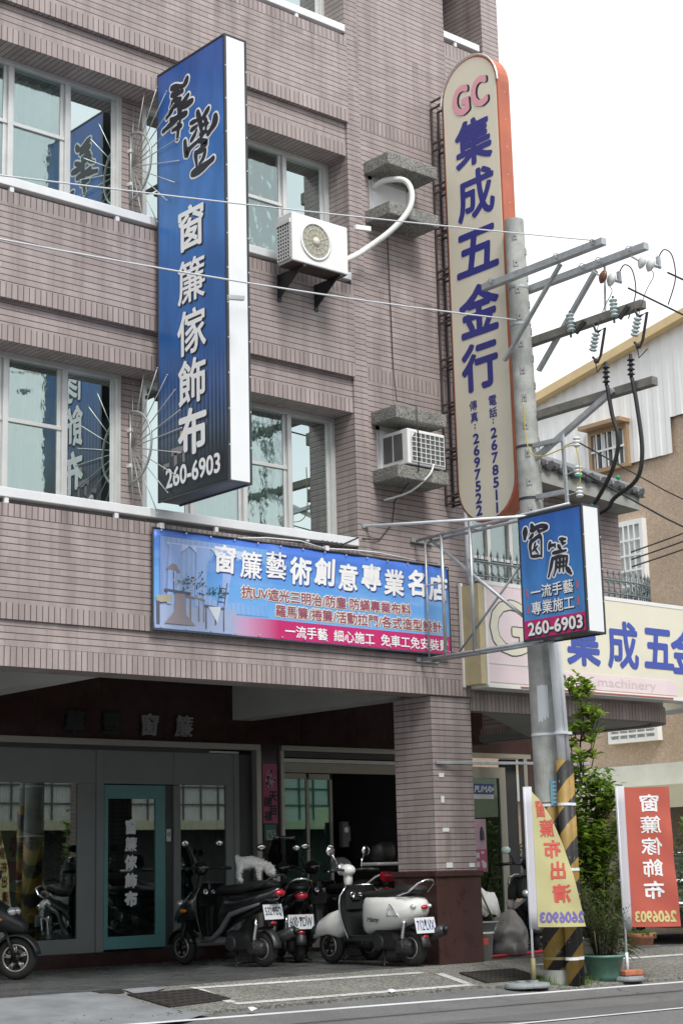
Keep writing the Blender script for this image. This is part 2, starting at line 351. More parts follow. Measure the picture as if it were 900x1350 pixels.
def flagcloth(name, col, k):
    m, nt, bs = nodes(name)
    n = noise(nt, 3, 3)
    nt.links.new(mixc(nt, ramp(nt, n, [(.3, 0.), (.7, 1.)]), tuple(c*.9 for c in col), col), bs.inputs['Base Color']); bs.inputs['Roughness'].default_value = .7
    out = nt.nodes['Material Output']; tr = nt.nodes.new('ShaderNodeBsdfTranslucent'); tr.inputs[0].default_value = (*col, 1)
    ms = nt.nodes.new('ShaderNodeMixShader'); ms.inputs[0].default_value = k
    nt.links.new(bs.outputs[0], ms.inputs[1]); nt.links.new(tr.outputs[0], ms.inputs[2]); nt.links.new(ms.outputs[0], out.inputs[0])
flagcloth('flag_yellow', (.87, .83, .44), .45); flagcloth('flag_red', (.80, .19, .14), .45); flagcloth('flag_white', (.74, .74, .80), .35)

# ------------------------------------------------------------ mesh helpers
class MB:
    def __init__(s): s.v = []; s.f = []; s.m = []
    def add(s, vs, fs, m=0):
        n = len(s.v); s.v += [tuple(v) for v in vs]; s.f += [tuple(i+n for i in f) for f in fs]; s.m += [m]*len(fs); return s
    def box(s, x0, x1, y0, y1, z0, z1, m=0):
        return s.add([(x, y, z) for x in (x0, x1) for y in (y0, y1) for z in (z0, z1)],
                     [(0, 1, 3, 2), (4, 6, 7, 5), (0, 4, 5, 1), (2, 3, 7, 6), (0, 2, 6, 4), (1, 5, 7, 3)], m)
    def obox(s, c, ax, ay, az, m=0):        # centre and three half-axis vectors
        c, ax, ay, az = map(Vector, (c, ax, ay, az))
        return s.add([c+i*ax+j*ay+k*az for i in (-1, 1) for j in (-1, 1) for k in (-1, 1)],
                     [(0, 1, 3, 2), (4, 6, 7, 5), (0, 4, 5, 1), (2, 3, 7, 6), (0, 2, 6, 4), (1, 5, 7, 3)], m)
    def quad(s, a, b, c, d, m=0): return s.add([a, b, c, d], [(0, 1, 2, 3)], m)
    def prism(s, pts, d, m=0):              # polygon of 3-D points pushed along d
        n = len(pts); d = Vector(d); P = [Vector(p) for p in pts]
        return s.add(P+[p+d for p in P], [tuple(range(n-1, -1, -1)), tuple(range(n, 2*n))]+[(i, (i+1) % n, n+(i+1) % n, n+i) for i in range(n)], m)
    def rings(s, R, m=0, closed=False, caps=True):
        n = len(R[0]); k = len(R); vs = [p for r in R for p in r]
        fs = [(i*n+j, i*n+(j+1) % n, ((i+1) % k)*n+(j+1) % n, ((i+1) % k)*n+j) for i in range(k if closed else k-1) for j in range(n)]
        if caps and not closed: fs += [tuple(range(n-1, -1, -1)), tuple((k-1)*n+j for j in range(n))]
        return s.add(vs, fs, m)
    def tube(s, pts, r, n=8, m=0, caps=True):
        P = [Vector(p) for p in pts]; R = []; up_ = None
        for i, p in enumerate(P):
            t = (P[min(i+1, len(P)-1)]-P[max(i-1, 0)]).normalized()
            if up_ is None: up_ = Vector((0, 0, 1)) if abs(t.z) < .9 else Vector((1, 0, 0))
            a = t.cross(up_).normalized(); b = a.cross(t).normalized(); up_ = b
            rr = r[i] if isinstance(r, (list, tuple)) else r
            R.append([p+rr*(cos(2*pi*j/n)*a+sin(2*pi*j/n)*b) for j in range(n)])
        return s.rings(R, m, caps=caps)
    def bar(s, a, b, w, h, m=0):            # square section bar
        a, b = Vector(a), Vector(b); t = (b-a).normalized(); u_ = Vector((0, 0, 1)) if abs(t.z) < .95 else Vector((1, 0, 0))
        x = t.cross(u_).normalized(); y = x.cross(t)
        return s.obox((a+b)/2, (b-a)/2, x*w/2, y*h/2, m)
    def lathe(s, prof, c, axis='Z', n=20, m=0):   # prof (r, h)
        c = Vector(c); R = []
        for r, h in prof:
            ring = []
            for j in range(n):
                a = 2*pi*j/n; p = (r*cos(a), r*sin(a), h)
                if axis == 'Y': p = (p[0], h, p[1])
                elif axis == 'X': p = (h, p[0], p[1])
                ring.append(c+Vector(p))
            R.append(ring)
        return s.rings(R, m, caps=False)
    def ell(s, c, r, n=14, k=8, m=0):
        R = []
        for i in range(k+1):
            a = -pi/2+pi*i/k; q = max(cos(a), .02)
            R.append([(c[0]+r[0]*q*cos(2*pi*j/n), c[1]+r[1]*q*sin(2*pi*j/n), c[2]+r[2]*sin(a)) for j in range(n)])
        return s.rings(R, m)
    def torus(s, c, R0, r, axis='Y', n=28, k=10, m=0, sq=1.):
        R = []
        for i in range(n):
            a = 2*pi*i/n; ring = []
            for j in range(k):
                b = 2*pi*j/k; q = R0+r*cos(b); h = r*sq*sin(b)
                p = (q*cos(a), h, q*sin(a)) if axis == 'Y' else ((q*cos(a), q*sin(a), h) if axis == 'Z' else (h, q*cos(a), q*sin(a)))
                ring.append((c[0]+p[0], c[1]+p[1], c[2]+p[2]))
            R.append(ring)
        return s.rings(R, m, closed=True)
    def build(s, name, mats, parent=None, smooth=False, bevel=0, local=False, sub=0, solid=0):
        me = bpy.data.meshes.new(name); me.from_pydata(s.v, [], s.f); me.update()
        for k in ([mats] if isinstance(mats, str) else mats): me.materials.append(MATS[k])
        if not isinstance(mats, str): me.polygons.foreach_set('material_index', s.m)
        if smooth: me.polygons.foreach_set('use_smooth', [True]*len(me.polygons))
        return link(name, me, parent, local, bevel, sub, solid, smooth)
W0 = {}
def link(name, me, parent=None, local=False, bevel=0, sub=0, solid=0, smooth=False):
    o = bpy.data.objects.new(name, me); sc.collection.objects.link(o)
    wp = W0.get(parent.name, Matrix()) if parent else Matrix()
    if parent:
        o.parent = parent
        if not local: o.matrix_parent_inverse = wp.inverted()
    W0[o.name] = (wp if local else Matrix())
    if solid: d = o.modifiers.new('s', 'SOLIDIFY'); d.thickness = solid; d.offset = 0
    if bevel: b = o.modifiers.new('b', 'BEVEL'); b.width = bevel; b.segments = 2; b.limit_method = 'ANGLE'; b.angle_limit = radians(50)
    if sub: d = o.modifiers.new('d', 'SUBSURF'); d.levels = sub; d.render_levels = sub
    return o
def tag(o, label=None, cat=None, group=None, kind=None):
    for k, v in (('label', label), ('category', cat), ('group', group), ('kind', kind)):
        if v: o[k] = v
    return o
def thing(name, label, cat, loc=(0, 0, 0), rz=0, group=None):
    o = bpy.data.objects.new(name, None); sc.collection.objects.link(o); o.location = loc; o.rotation_euler = (0, 0, rz)
    o.empty_display_size = .1
    W0[o.name] = Matrix.Translation(loc) @ Matrix.Rotation(rz, 4, 'Z'); return tag(o, label, cat, group)
_T = {}
def textmesh(s):
    if s not in _T:
        c = bpy.data.curves.new('t', 'FONT'); c.body = s; c.size = 1; c.resolution_u = 3
        o = bpy.data.objects.new('t', c); sc.collection.objects.link(o); dg = bpy.context.evaluated_depsgraph_get(); dg.update()
        me = bpy.data.meshes.new_from_object(o.evaluated_get(dg)); V = [(v.co.x, v.co.y) for v in me.vertices]; F = [tuple(p.vertices) for p in me.polygons]
        x0, x1 = min(v[0] for v in V), max(v[0] for v in V); y0, y1 = min(v[1] for v in V), max(v[1] for v in V)
        _T[s] = ([(x-(x0+x1)/2, y-(y0+y1)/2) for x, y in V], F, x1-x0, y1-y0)
        bpy.data.objects.remove(o); bpy.data.curves.remove(c); bpy.data.meshes.remove(me)
    return _T[s]
def glyphs(mb, s, o, xd, yd, size, bold=0., depth=.003, sx=1., shear=0., rot=0., m=0, n=8, fit=None, fith=None, mapf=None, full=False):
    """flat lettering centred at o; xd, yd unit vectors of the panel; fit / fith: total width / height in metres"""
    V, F, w_, h_ = textmesh(s); o, xd, yd = Vector(o), Vector(xd), Vector(yd); nd = xd.cross(yd)
    kx, ky = size*sx, size
    if fith: ky = fith/h_; kx = ky*sx
    if fit: kx = fit/w_
    r = bold*(fith or size)*(1. if full or len(s) > 1 else max(.25, min(1., (75/len(V))**1.3)))
    offs = [(0, 0)]+[(r*cos(2*pi*i/n), r*sin(2*pi*i/n)) for i in range(n)] if r else [(0, 0)]
    cr, sr = cos(rot), sin(rot)
    for k, (dx, dy) in enumerate(offs):
        P = []
        for x, y in V:
            a = x*kx+y*ky*shear; b = y*ky; a, b = a*cr-b*sr+dx, a*sr+b*cr+dy
            P.append(o+xd*a+yd*b+nd*(depth+k*.00012) if mapf is None else mapf(a, b, depth+k*.00012))
        mb.add(P, F, m)
def curve(P, k=6):      # Catmull-Rom through the points
    P = [Vector(p) for p in P]; Q = [P[0]]+P+[P[-1]]; out = []
    for i in range(1, len(Q)-2):
        a, b, c, d = Q[i-1:i+3]
        for j in range(k):
            t = j/k; out.append(.5*((2*b)+(c-a)*t+(2*a-5*b+4*c-d)*t*t+(3*b-a-3*c+d)*t**3))
    return out+[P[-1]]
def brush(mb, strokes, X, extra, depth):
    # inked strokes on a panel facing -X: tapered ribbons with round ends; points are (y, z)
    for k, (P, wd) in enumerate(strokes):
        x = X-depth-k*.00012; Q = curve([(0, y, z) for y, z in P], 5); n = len(Q)-1; A, Bq = [], []
        for i, q in enumerate(Q):
            t_ = (Q[min(i+1, n)]-Q[max(i-1, 0)]).normalized(); s_ = Vector((0, -t_.z, t_.y)); f_ = i/n; r = wd*.66*(.72+.5*sin(min(1, f_*1.15+.12)*pi)**.8)+extra
            A.append(q+s_*r); Bq.append(q-s_*r)
        for i in range(n): mb.add([(x, v.y, v.z) for v in (A[i], A[i+1], Bq[i+1], Bq[i])], [(0, 1, 2, 3)])
        for q, a, j in ((Q[0], A[0], 0), (Q[-1], A[-1], 1)):
            r = (a-q).length; mb.add([(x-.00005*(j+1), q.y+r*cos(b), q.z+r*sin(b)) for b in [2*pi*c/14 for c in range(14)]], [tuple(range(14))])
FX, FZ, SX = (1, 0, 0), (0, 0, 1), (0, -1, 0)      # facade lettering: FX,FZ; sign faces towards -X: SX,FZ
# ============================================================ the ground
def slope(y): return max(-.22, min(0., .1*(y-14.4)))
def sheet(name, pts, zf, m, th=0., lab=None):
    mb = MB(); P = [(x, y, zf(x, y)) for x, y in pts]
    if th: mb.prism(P, (0, 0, -th))
    else: mb.add(P, [tuple(range(len(P)))])
    return tag(mb.build(name, m), kind='structure')
mb = MB()
for y0, y1 in ((-120, 12.2), (12.2, 14.6)):
    mb.quad((-150, y0, slope(y0)), (19, y0, slope(y0)), (19, y1, slope(y1) if y1 < 14 else .0), (-150, y1, slope(y1) if y1 < 14 else .0))
mb.quad((19, -120, -.22), (190, -120, -.22), (190, 160, -.22), (19, 160, -.22))
mb.quad((-150, 14.6, -.05), (19, 14.6, -.05), (19, 160, -.22), (-150, 160, -.22))
for v in range(len(mb.v)): mb.v[v] = (mb.v[v][0], mb.v[v][1], mb.v[v][2]-.02)
tag(mb.build('road', 'asphalt'), kind='structure')
sheet('pavement', [(4, 13.02), (9.4, 12.98), (13.2, 13.0), (14.0, 12.48), (19, 12.42), (19, 14.4), (4, 14.4)], lambda x, y: .1*(y-14.4), 'pebble', .1)
sheet('alley_road', [(18.4, 14.38), (60, 14.38), (60, 60), (18.4, 60)], lambda x, y: -.2, 'concrete', .05)
sheet('arcade_floor', [(4, 14.402), (18.4, 14.402), (18.4, 24), (4, 24)], lambda x, y: 0., 'floor_tile', .15)
sl = lambda k: (lambda x, y: .1*(y-14.4)+k)
sheet('driveway', [(4, 14.39), (8.95, 14.39), (9.16, 14.36), (9.36, 14.08), (9.25, 13.68), (9.32, 13.2), (9.5, 12.86), (9.0, 12.6), (4, 12.7)], sl(.012), 'apron_concrete')
def strip(a, b, wd): 
    a, b = Vector(a), Vector(b); d = (b-a).normalized(); n_ = Vector((-d.y, d.x))*wd/2
    return [tuple(a-n_), tuple(b-n_), tuple(b+n_), tuple(a+n_)]
for a, b in (((10.25, 14.17), (13.3, 14.0)), ((10.05, 13.2), (13.15, 13.08)), ((10.27, 14.1), (10.08, 13.28)), ((13.42, 13.86), (13.15, 13.15)), ((15.0, 13.9), (18.2, 13.75))):
    sheet('road_marking', strip(a, b, .11), sl(.005), 'pebble_white')
sheet('pavement_patch', [(9.55, 14.36), (9.9, 14.37), (10.0, 14.26), (9.78, 14.12), (9.5, 14.1)], sl(.014), 'apron_concrete')
sheet('road_marking', strip((-5, 13.8), (40, 8.55), .085), lambda x, y: slope(y)-.012, 'white_panel')
sheet('road_marking', strip((9.0, 10.62), (40, 7.4), .085), lambda x, y: -.232, 'white_panel')
sheet('road_patch', [(10.2, 11.2), (16, 10.6), (16, 10.05), (11.5, 10.42)], lambda x, y: -.235, 'asphalt_dark')
def drain(P, zf, label, nx, ny):
    mb = MB(); Q = [Vector((x, y, zf(x, y))) for x, y in P]; mb.prism([tuple(q) for q in Q], (0, 0, .012))
    h = mb
    for i in range(nx):
        for j in range(ny):
            def pt(a, b):
                a, b = (i+a)/nx, (j+b)/ny
                return (Q[0]*(1-a)+Q[1]*a)*(1-b)+(Q[3]*(1-a)+Q[2]*a)*b+Vector((0, 0, .0145))
            h.quad(pt(.25, .3), pt(.75, .3), pt(.75, .7), pt(.25, .7), 1)
    tag(mb.build('drain_grate', ['grate', 'grate_hole']), label, 'drain grate')
sl5 = sl(.006)
drain([(9.41, 14.08), (10.22, 14.06), (10.17, 13.42), (9.36, 13.3)], sl5, 'rusty perforated drain grate beside the pale concrete ramp', 9, 5)
drain([(9.2, 14.37), (9.53, 14.37), (9.46, 14.2), (9.2, 14.22)], sl5, 'small solid dark cover plate behind the rusty drain grate', 0, 0)
drain([(13.63, 13.76), (14.5, 13.74), (14.25, 13.08), (13.37, 13.1)], sl5, 'perforated drain grate on the pavement behind the yellow flag', 12, 6)
drain([(18.9, 15.5), (20.6, 15.6), (18.4, 14.0), (17.3, 14.0)], lambda x, y: -.199, 'perforated drain grate at the mouth of the alley by the red flag', 14, 7)

# ============================================================ the brick apartment building
B = thing('apartment_building', 'brown brick tiled apartment building with blue shop signs and teal windows', 'building', (10, 18, 0))
BM = ['brick', 'soldier', 'dark_inside']
XL, XP, XR = 4.0, 12.84, 14.65
def spandrel(z0, z1):
    mb = MB(); mb.box(XL, XP, 14.33, 15.0, z0, z0+.16, 1); mb.box(XL, XP, 14.33, 15.0, z0+.16, z1-.13, 0); mb.box(XL, XP, 14.33, 15.0, z1-.13, z1, 1)
    return mb.build('spandrel', BM, B)
for z0, z1 in ((3.6, 4.76), (6.9, 8.06), (10.2, 11.36)): spandrel(z0, z1)
for zb in (6.47, 9.77, 13.07):
    mb = MB(); mb.box(XL, XP, 14.40, 15.0, zb, zb+.165, 1); mb.box(XL, XP, 14.40, 15.0, zb+.165, zb+.43, 0); mb.build('lintel_band', BM, B)
mb = MB(); mb.box(XL, XR, 14.36, 14.75, 3.14, 3.335, 1); mb.box(XL, XR, 14.36, 14.75, 3.335, 3.6, 0); mb.build('arcade_beam', BM, B)
mb = MB(); mb.box(XP, 13.06, 14.37, 15.2, 3.6, 14, 0); mb.box(13.06, XR, 14.40, 15.4, 3.6, 14, 0)
for z in (7.0, 10.3): mb.box(13.06, XR, 14.398, 14.5, z-.08, z+.09, 1)
mb.build('stair_wall', BM, B)
mb = MB(); mb.box(XL, XR-.02, 15.0, 22, 3.85, 14.2, 0); mb.build('core', ['dim_wall'], B)
for z in (4.93, 8.23, 11.53):       # sill rails on short posts
    mb = MB(); mb.box(XL, XP-.01, 14.34, 14.44, z-.105, z-.005)
    x = 8.13
    while x > XL: x -= 1.3
    while x < XP: mb.box(x, x+.05, 14.35, 14.40, z-.17, z-.104); x += 1.3
    mb.build('sill_rail', 'rail_white', B, bevel=.008)
    mb = MB(); mb.box(XL, XP-.002, 14.46, 14.99, z-.2, z-.06); mb.build('sill', 'concrete', B)
def window(xs, z0, z1, kinds, y=14.8):
    """xs: mullion positions; kinds: per pane 'f' film + transom + curtain, 'c' clear full-height sliding pane"""
    f = MB(); zt = z0+(z1-z0)*.53
    for x in (xs[0], xs[-1]): f.box(x-.03, x+.03, y-.06, y+.06, z0, z1)
    for x in xs[1:-1]: f.box(x-.03, x+.03, y-.05, y+.05, z0+.04, z1-.05)
    f.box(xs[0]-.03, xs[-1]+.03, y-.065, y+.06, z1-.05, z1+.01); f.box(xs[0]-.03, xs[-1]+.03, y-.065, y+.06, z0-.01, z0+.04)
    for (a, b), k in zip(zip(xs, xs[1:]), kinds):
        if k == 'f': f.box(a+.03, b-.03, y-.03, y+.03, zt-.022, zt+.022)
        f.box(b-.075, b-.03, y-.015, y+.02, z0+.04, z1-.05); f.box(a+.03, a+.055, y-.02, y+.02, z0+.04, z1-.05)
    win = f.build('window', 'alu', B, bevel=.004)
    for km, gm in (('f', 'glass_film'), ('c', 'glass_clear_teal')):
        for (a, b), k in zip(zip(xs, xs[1:]), kinds):
            if k == km: g = MB(); g.box(a+.03, b-.03, y-.004, y+.004, z0+.04, z1-.05); g.build('pane', gm, win)
    c = MB()
    for (a, b), k in zip(zip(xs, xs[1:]), kinds):
        if k == 'f':
            n = int((b-a)/.03)
            for i in range(n):
                x0, x1 = a+(b-a)*i/n, a+(b-a)*(i+1)/n; d0 = .03*sin(i*1.3); d1 = .03*sin((i+1)*1.3)
                c.quad((x0, y+.1+d0, z0), (x1, y+.1+d1, z0), (x1, y+.1+d1, z1-.1), (x0, y+.1+d0, z1-.1))
    if c.v: c.build('curtain', 'curtain_grey', win)
for z0, z1 in ((4.97, 6.46), (8.27, 9.76), (11.57, 13.06)):
    window([6.95, 7.65, 8.35, 9.06, 9.73], z0, z1, 'cffc')
    window([10.07, 10.72, 11.47, 12.14, 12.81], z0, z1, 'cffc')
    mb = MB(); mb.box(9.76, 10.04, 14.76, 15.0, z0-.1, z1+.02, 0); mb.build('window_pier', BM, B)
    mb = MB(); mb.box(4.0, 6.92, 14.7, 15.0, z0-.1, z1+.02, 0); mb.build('window_pier', BM, B)
# stair wall openings with washed stone ledges
for k, (zu, zl) in enumerate(((9.60, 8.95), (6.36, 5.63))):
    for z in (zu, zl):
        mb = MB(); mb.box(13.13, 13.97, 13.95, 14.399, z, z+.165); mb.build('ledge', 'ledge_stone', B, bevel=.012)
    mb = MB()
    mb.box(13.2, 13.245, 14.38, 14.42, zl+.165, zu); mb.box(13.84, 13.885, 14.38, 14.42, zl+.165, zu); mb.box(13.2, 13.885, 14.38, 14.42, zu-.05, zu)
    fr = mb.build('opening_frame', 'alu', B)
    mb = MB(); mb.box(13.245, 13.84, 14.39, 14.41, zl+.165, zu-.05); mb.build('blind_panel', 'white_metal', fr)
# column with granite foot
mb = MB(); mb.box(13.96, 14.63, 14.40, 15.06, 1.07, 3.14, 0)
col = mb.build('column', BM, B)
mb = MB(); mb.box(13.925, 14.665, 14.37, 15.10, 0, 1.0); mb.box(13.90, 14.69, 14.345, 15.12, 1.0, 1.065); mb.build('plinth', 'plinth_granite', col, bevel=.006)
for x, y, z, wd, h in ((14.05, 14.392, 2.16, .08, .05), (14.07, 14.392, 1.86, .05, .08), (14.08, 14.392, 1.52, .1, .045), (14.12, 14.392, 1.1, .1, .06), (14.5, 14.392, 1.1, .09, .05)):
    mb = MB(); mb.box(x, x+wd, y, 14.399, z, z+h); mb.build('paper_scrap', 'white_panel', col)
# arcade ceiling and cross beams
mb = MB(); mb.box(XL, 18.3, 14.76, 18.6, 3.78, 3.84); mb.build('arcade_ceiling', 'ceiling_paint', B)
for x0, x1 in ((9.3, 9.62), (14.02, 14.36)):
    mb = MB(); mb.box(x0, x1, 14.75, 18.39, 3.165, 3.78); mb.build('cross_beam', 'beam_light', B)
# ---- the shop front, Y = 18.4
YS = 18.4
mb = MB(); mb.box(XL, 18.3, YS, YS+.1, 2.84, 3.85)
mb.box(14.47, 14.81, YS-.02, YS+.1, 0, 2.84); mb.box(17.25, 18.62, YS, YS+.1, 0, 2.84); mb.build('granite_wall', 'maroon_granite', B)
for x in (10.9, 11.9, 12.9, 13.9, 15.2, 16.3): mb = MB(); mb.box(x, x+.008, YS-.003, YS+.01, 2.86, 3.78); mb.build('granite_joint', 'black_rubber', B)
mb = MB(); mb.box(XL, 14.47, YS-.12, YS+.12, 0, .17); mb.build('shop_base', 'maroon_granite', B)
F = MB(); F.box(XL, 14.46, YS-.07, YS+.05, 2.755, 2.838); F.box(14.385, 14.465, YS-.07, YS+.05, 0, 2.755)
sf = F.build('shop_frame', 'steel_frame', B, bevel=.006)
F = MB(); F.box(XL, 13.6, YS-.03, YS+.05, 2.70, 2.752); F.build('shutter_slot', 'shop_grey_dark', sf)
F = MB(); F.box(13.6, 14.1, YS-.035, YS-.01, 2.705, 2.73); F.build('slot_trim', 'alu', sf)
F = MB()
F.box(XL, 11.815, YS, YS+.05, 2.27, 2.70); F.box(11.935, 13.03, YS, YS+.05, 2.27, 2.70); F.box(13.034, 14.03, YS, YS+.05, 2.27, 2.70)     # header panels
F.box(XL, 11.815, YS, YS+.06, .17, .345); F.box(13.14, 14.03, YS, YS+.06, .17, .345)
F.box(11.82, 11.93, YS-.02, YS+.06, .17, 2.70); F.box(13.03, 13.135, YS-.015, YS+.06, .17, 2.26); F.box(13.90, 14.03, YS, YS+.06, .345, 2.27)
F.box(14.034, 14.12, YS-.01, YS+.06, .17, 2.70); F.box(11.55, 11.815, YS+.004, YS+.05, .345, 2.27)
F.build('shop_panelling', 'shop_grey', B, bevel=.003)
F = MB(); F.box(12.895, 13.03, YS+.02, YS+.06, .17, 2.26); F.box(14.12, 14.385, YS+.05, YS+.09, .17, 2.70); F.build('shop_return', 'shop_grey_dark', B)
F = MB(); F.box(XL, 11.55, YS+.02, YS+.03, .345, 2.27); sw = F.build('shop_window', 'glass_shop', B)
F = MB(); F.box(13.135, 13.90, YS+.02, YS+.03, .345, 2.27); sw2 = F.build('shop_window', 'glass_shop', B)
F = MB(); F.box(11.94, 12.89, YS-.01, YS+.04, .19, .345); F.box(11.94, 12.89, YS-.01, YS+.04, 2.08, 2.255); F.box(11.94, 12.0, YS-.01, YS+.04, .345, 2.08); F.box(12.74, 12.89, YS-.01, YS+.04, .345, 2.08)
door = F.build('door', 'teal_paint', B, bevel=.004, )
F = MB(); F.box(12.0, 12.74, YS+.01, YS+.02, .345, 2.08); F.build('door_pane', 'glass_shop', door)
F = MB()
for s, z in (('窗', 1.72), ('簾', 1.5), ('傢', 1.27), ('飾', 1.04), ('布', .81)): glyphs(F, s, (12.36, YS+.008, z), FX, FZ, .19, .07, .002, shear=.05)
F.build('lettering', 'white_panel', door)
F = MB(); F.box(12.92, 12.99, YS+.005, YS+.019, 1.53, 1.69); F.build('switch_plate', 'alu', B)
F = MB(); F.torus((12.955, YS+.002, 1.62), .02, .005, n=14, k=6); F.build('switch_ring', 'ink', B)
# raised steel characters above the front
for s, x, mm in (('華', 11.47, 'letter_dark'), ('豐', 12.02, 'letter_dark'), ('窗', 12.62, 'letter_steel'), ('簾', 13.18, 'letter_steel')):
    F = MB()
    for d in (.02, .035, .05): glyphs(F, s, (x, YS, 3.05), FX, FZ, .30, .035, d, shear=.08)
    F.build('raised_character', mm, B)
# shop inside
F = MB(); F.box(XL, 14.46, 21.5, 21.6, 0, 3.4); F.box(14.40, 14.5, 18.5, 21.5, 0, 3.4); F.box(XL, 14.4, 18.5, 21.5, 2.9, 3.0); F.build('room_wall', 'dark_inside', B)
F = MB()
for x0, x1, yy, mm in ((11.98, 12.76, 18.7, 0), (13.14, 13.92, 18.62, 0)):
    n = int((x1-x0)/.02)
    for i in range(n):
        a, b = x0+(x1-x0)*i/n, x0+(x1-x0)*(i+1)/n
        F.quad((a, yy+.035*sin(i*1.05), .3), (b, yy+.035*sin(i*1.05+1.05), .3), (b, yy+.035*sin(i*1.05+1.05), 2.2), (a, yy+.035*sin(i*1.05), 2.2))
F.build('drape', 'drape_teal', B)
F = MB()
for x0, x1 in ((10.1, 10.75), (11.15, 11.5)):
    n = int((x1-x0)/.014)
    for i in range(n):
        x = x0+(x1-x0)*i/n; z = 1.95-.22*abs(sin((x-x0)*9))-.12*random.random()
        F.tube([(x, 18.62+.02*random.random(), 2.25), (x+.01, 18.64, z)], .003, 4)
F.build('string_valance', 'curtain_grey', B)
F = MB()
F.tube([(11.0+.25*cos(a), 18.75, 1.85+.38*sin(a)) for a in [pi+i*pi/14 for i in range(15)]], .008, 6); F.build('tieback_cord', 'ochre_side', B)
F = MB(); F.box(10.78, 11.12, 18.95, 19.0, .4, 2.2); F.build('display_drape', 'dim_wall', B)
# second shop: steel frame, sliding glass doors, dark opening
F = MB(); F.box(14.84, 17.3, YS-.07, YS+.05, 2.765, 2.838); F.box(14.815, 14.875, YS-.07, YS+.05, 0, 2.765)
sf2 = F.build('shop_frame', 'steel_frame', B, bevel=.006)
F = MB(); F.box(14.88, 17.3, YS-.01, YS+.06, 2.68, 2.76); F.build('shutter_slot', 'shop_grey_dark', sf2)
F = MB(); F.box(14.88, 17.3, YS-.03, YS+.03, 2.61, 2.66); F.build('slot_trim', 'alu', sf2)
F = MB(); F.box(14.88, 17.3, YS, YS+.08, 2.47, 2.605); F.build('header_panel', 'beige_frame', B)
F = MB()
for a, b, y in ((14.89, 15.40, YS+.03), (15.36, 15.88, YS+.08)):
    F.box(a, a+.05, y, y+.04, .05, 2.46); F.box(b-.05, b, y, y+.04, .05, 2.46); F.box(a, b, y, y+.04, 2.38, 2.46); F.box(a, b, y, y+.04, .05, .2)
sd_ = F.build('sliding_door', 'beige_frame', B, bevel=.003)
F = MB(); F.box(14.94, 15.35, YS+.045, YS+.055, .2, 2.38); F.box(15.41, 15.83, YS+.095, YS+.105, .2, 2.38); F.build('door_pane', 'glass_green', sd_)
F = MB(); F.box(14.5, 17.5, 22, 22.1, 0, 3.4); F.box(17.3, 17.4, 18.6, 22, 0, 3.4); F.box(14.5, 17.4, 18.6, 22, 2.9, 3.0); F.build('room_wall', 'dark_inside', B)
F = MB(); F.box(16.8, 17.28, 21.7, 21.9, 2.52, 2.95); F.box(16.15, 16.7, 21.7, 21.9, 2.52, 2.95); F.build('far_window', 'awning_cream', B)
F = MB()
for i in range(6): x = 16.15+i*.22; F.box(x, x+.035, 21.66, 21.69, 2.5, 2.96)
F.build('window_bar', 'black_frame', B)
for a, b, y, z0, z1, mm in ((16.0, 16.7, 19.6, 0, 1.0, 'black_satin'), (16.75, 17.28, 20.2, 0, 1.9, 'shop_grey_dark'), (16.7, 16.95, 20.1, 1.2, 1.75, 'dim_wall'), (15.9, 16.3, 20.8, 1.4, 2.1, 'dim_wall')):
    F = MB(); F.box(a, b, y, y+.4, z0, z1); F.build('cabinet', mm, B, bevel=.01)
F = MB(); F.box(15.90, 16.02, YS-.1, YS-.02, 1.42, 1.78); F.box(16.02, 16.09, YS-.06, YS-.02, 1.5, 1.72); mt = F.build('meter_box', 'grey_plastic', B, bevel=.01)
F = MB(); F.lathe([(.04, 0), (.04, -.03), (.001, -.03)], (15.95, YS-.1, 1.66), 'Y', 14); F.build('meter_dial', 'lamp_clear', mt)
# third shop door (right of the column)
F = MB(); F.box(18.3, 19.95, YS-.07, YS+.05, 2.76, 2.83); F.box(19.78, 19.86, YS-.07, YS+.05, 0, 2.76); F.build('shop_frame', 'steel_frame', B)
F = MB(); F.box(18.3, 19.42, YS, YS+.06, 2.45, 2.62); F.box(19.28, 19.42, YS, YS+.06, 0, 2.45); F.build('door_frame', 'beige_frame', B)
F = MB(); F.box(18.3, 19.28, YS+.03, YS+.04, .05, 2.45); d3 = F.build('door_pane', 'glass_green', B)
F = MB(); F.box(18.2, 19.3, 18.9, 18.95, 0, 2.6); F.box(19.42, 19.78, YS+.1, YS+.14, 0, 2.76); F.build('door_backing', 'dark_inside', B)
F = MB(); F.box(19.86, 20.9, YS-.05, YS+.1, 0, 2.83); F.box(18.3, 20.9, YS-.05, YS+.1, 2.832, 3.6); F.build('granite_wall', 'maroon_granite', B)
# ============================================================ corner hardware shop
K = thing('corner_building', 'grey brick corner shop with rounded balcony and long cream hardware signboard', 'building', (16.5, 17, 0))
def bend(x0, xc, r, y0, yend, off=0, n=14):
    pts = [(x0, y0-off)]
    for i in range(n+1):
        a = -pi/2+i*(pi/2)/n; pts.append((xc+(r+off)*cos(a), y0+r+(r+off)*sin(a)))
    pts.append((xc+r+off, yend)); return pts
def ribbon(mb, pts, z0, z1, th, m=0):
    n = len(pts)
    for i in range(n-1):
        (ax, ay), (bx, by) = pts[i], pts[i+1]; d = Vector((bx-ax, by-ay, 0)).normalized(); nn = Vector((-d.y, d.x, 0))*th
        mb.prism([(ax, ay, z0), (bx, by, z0), (bx, by, z1), (ax, ay, z1)], tuple(nn), m)
P0 = bend(14.66, 18.15, .9, 14.42, 22)
mb = MB(); ribbon(mb, P0, 2.98, 3.2, .2, 1); mb.build('balcony_fascia', BM, K)
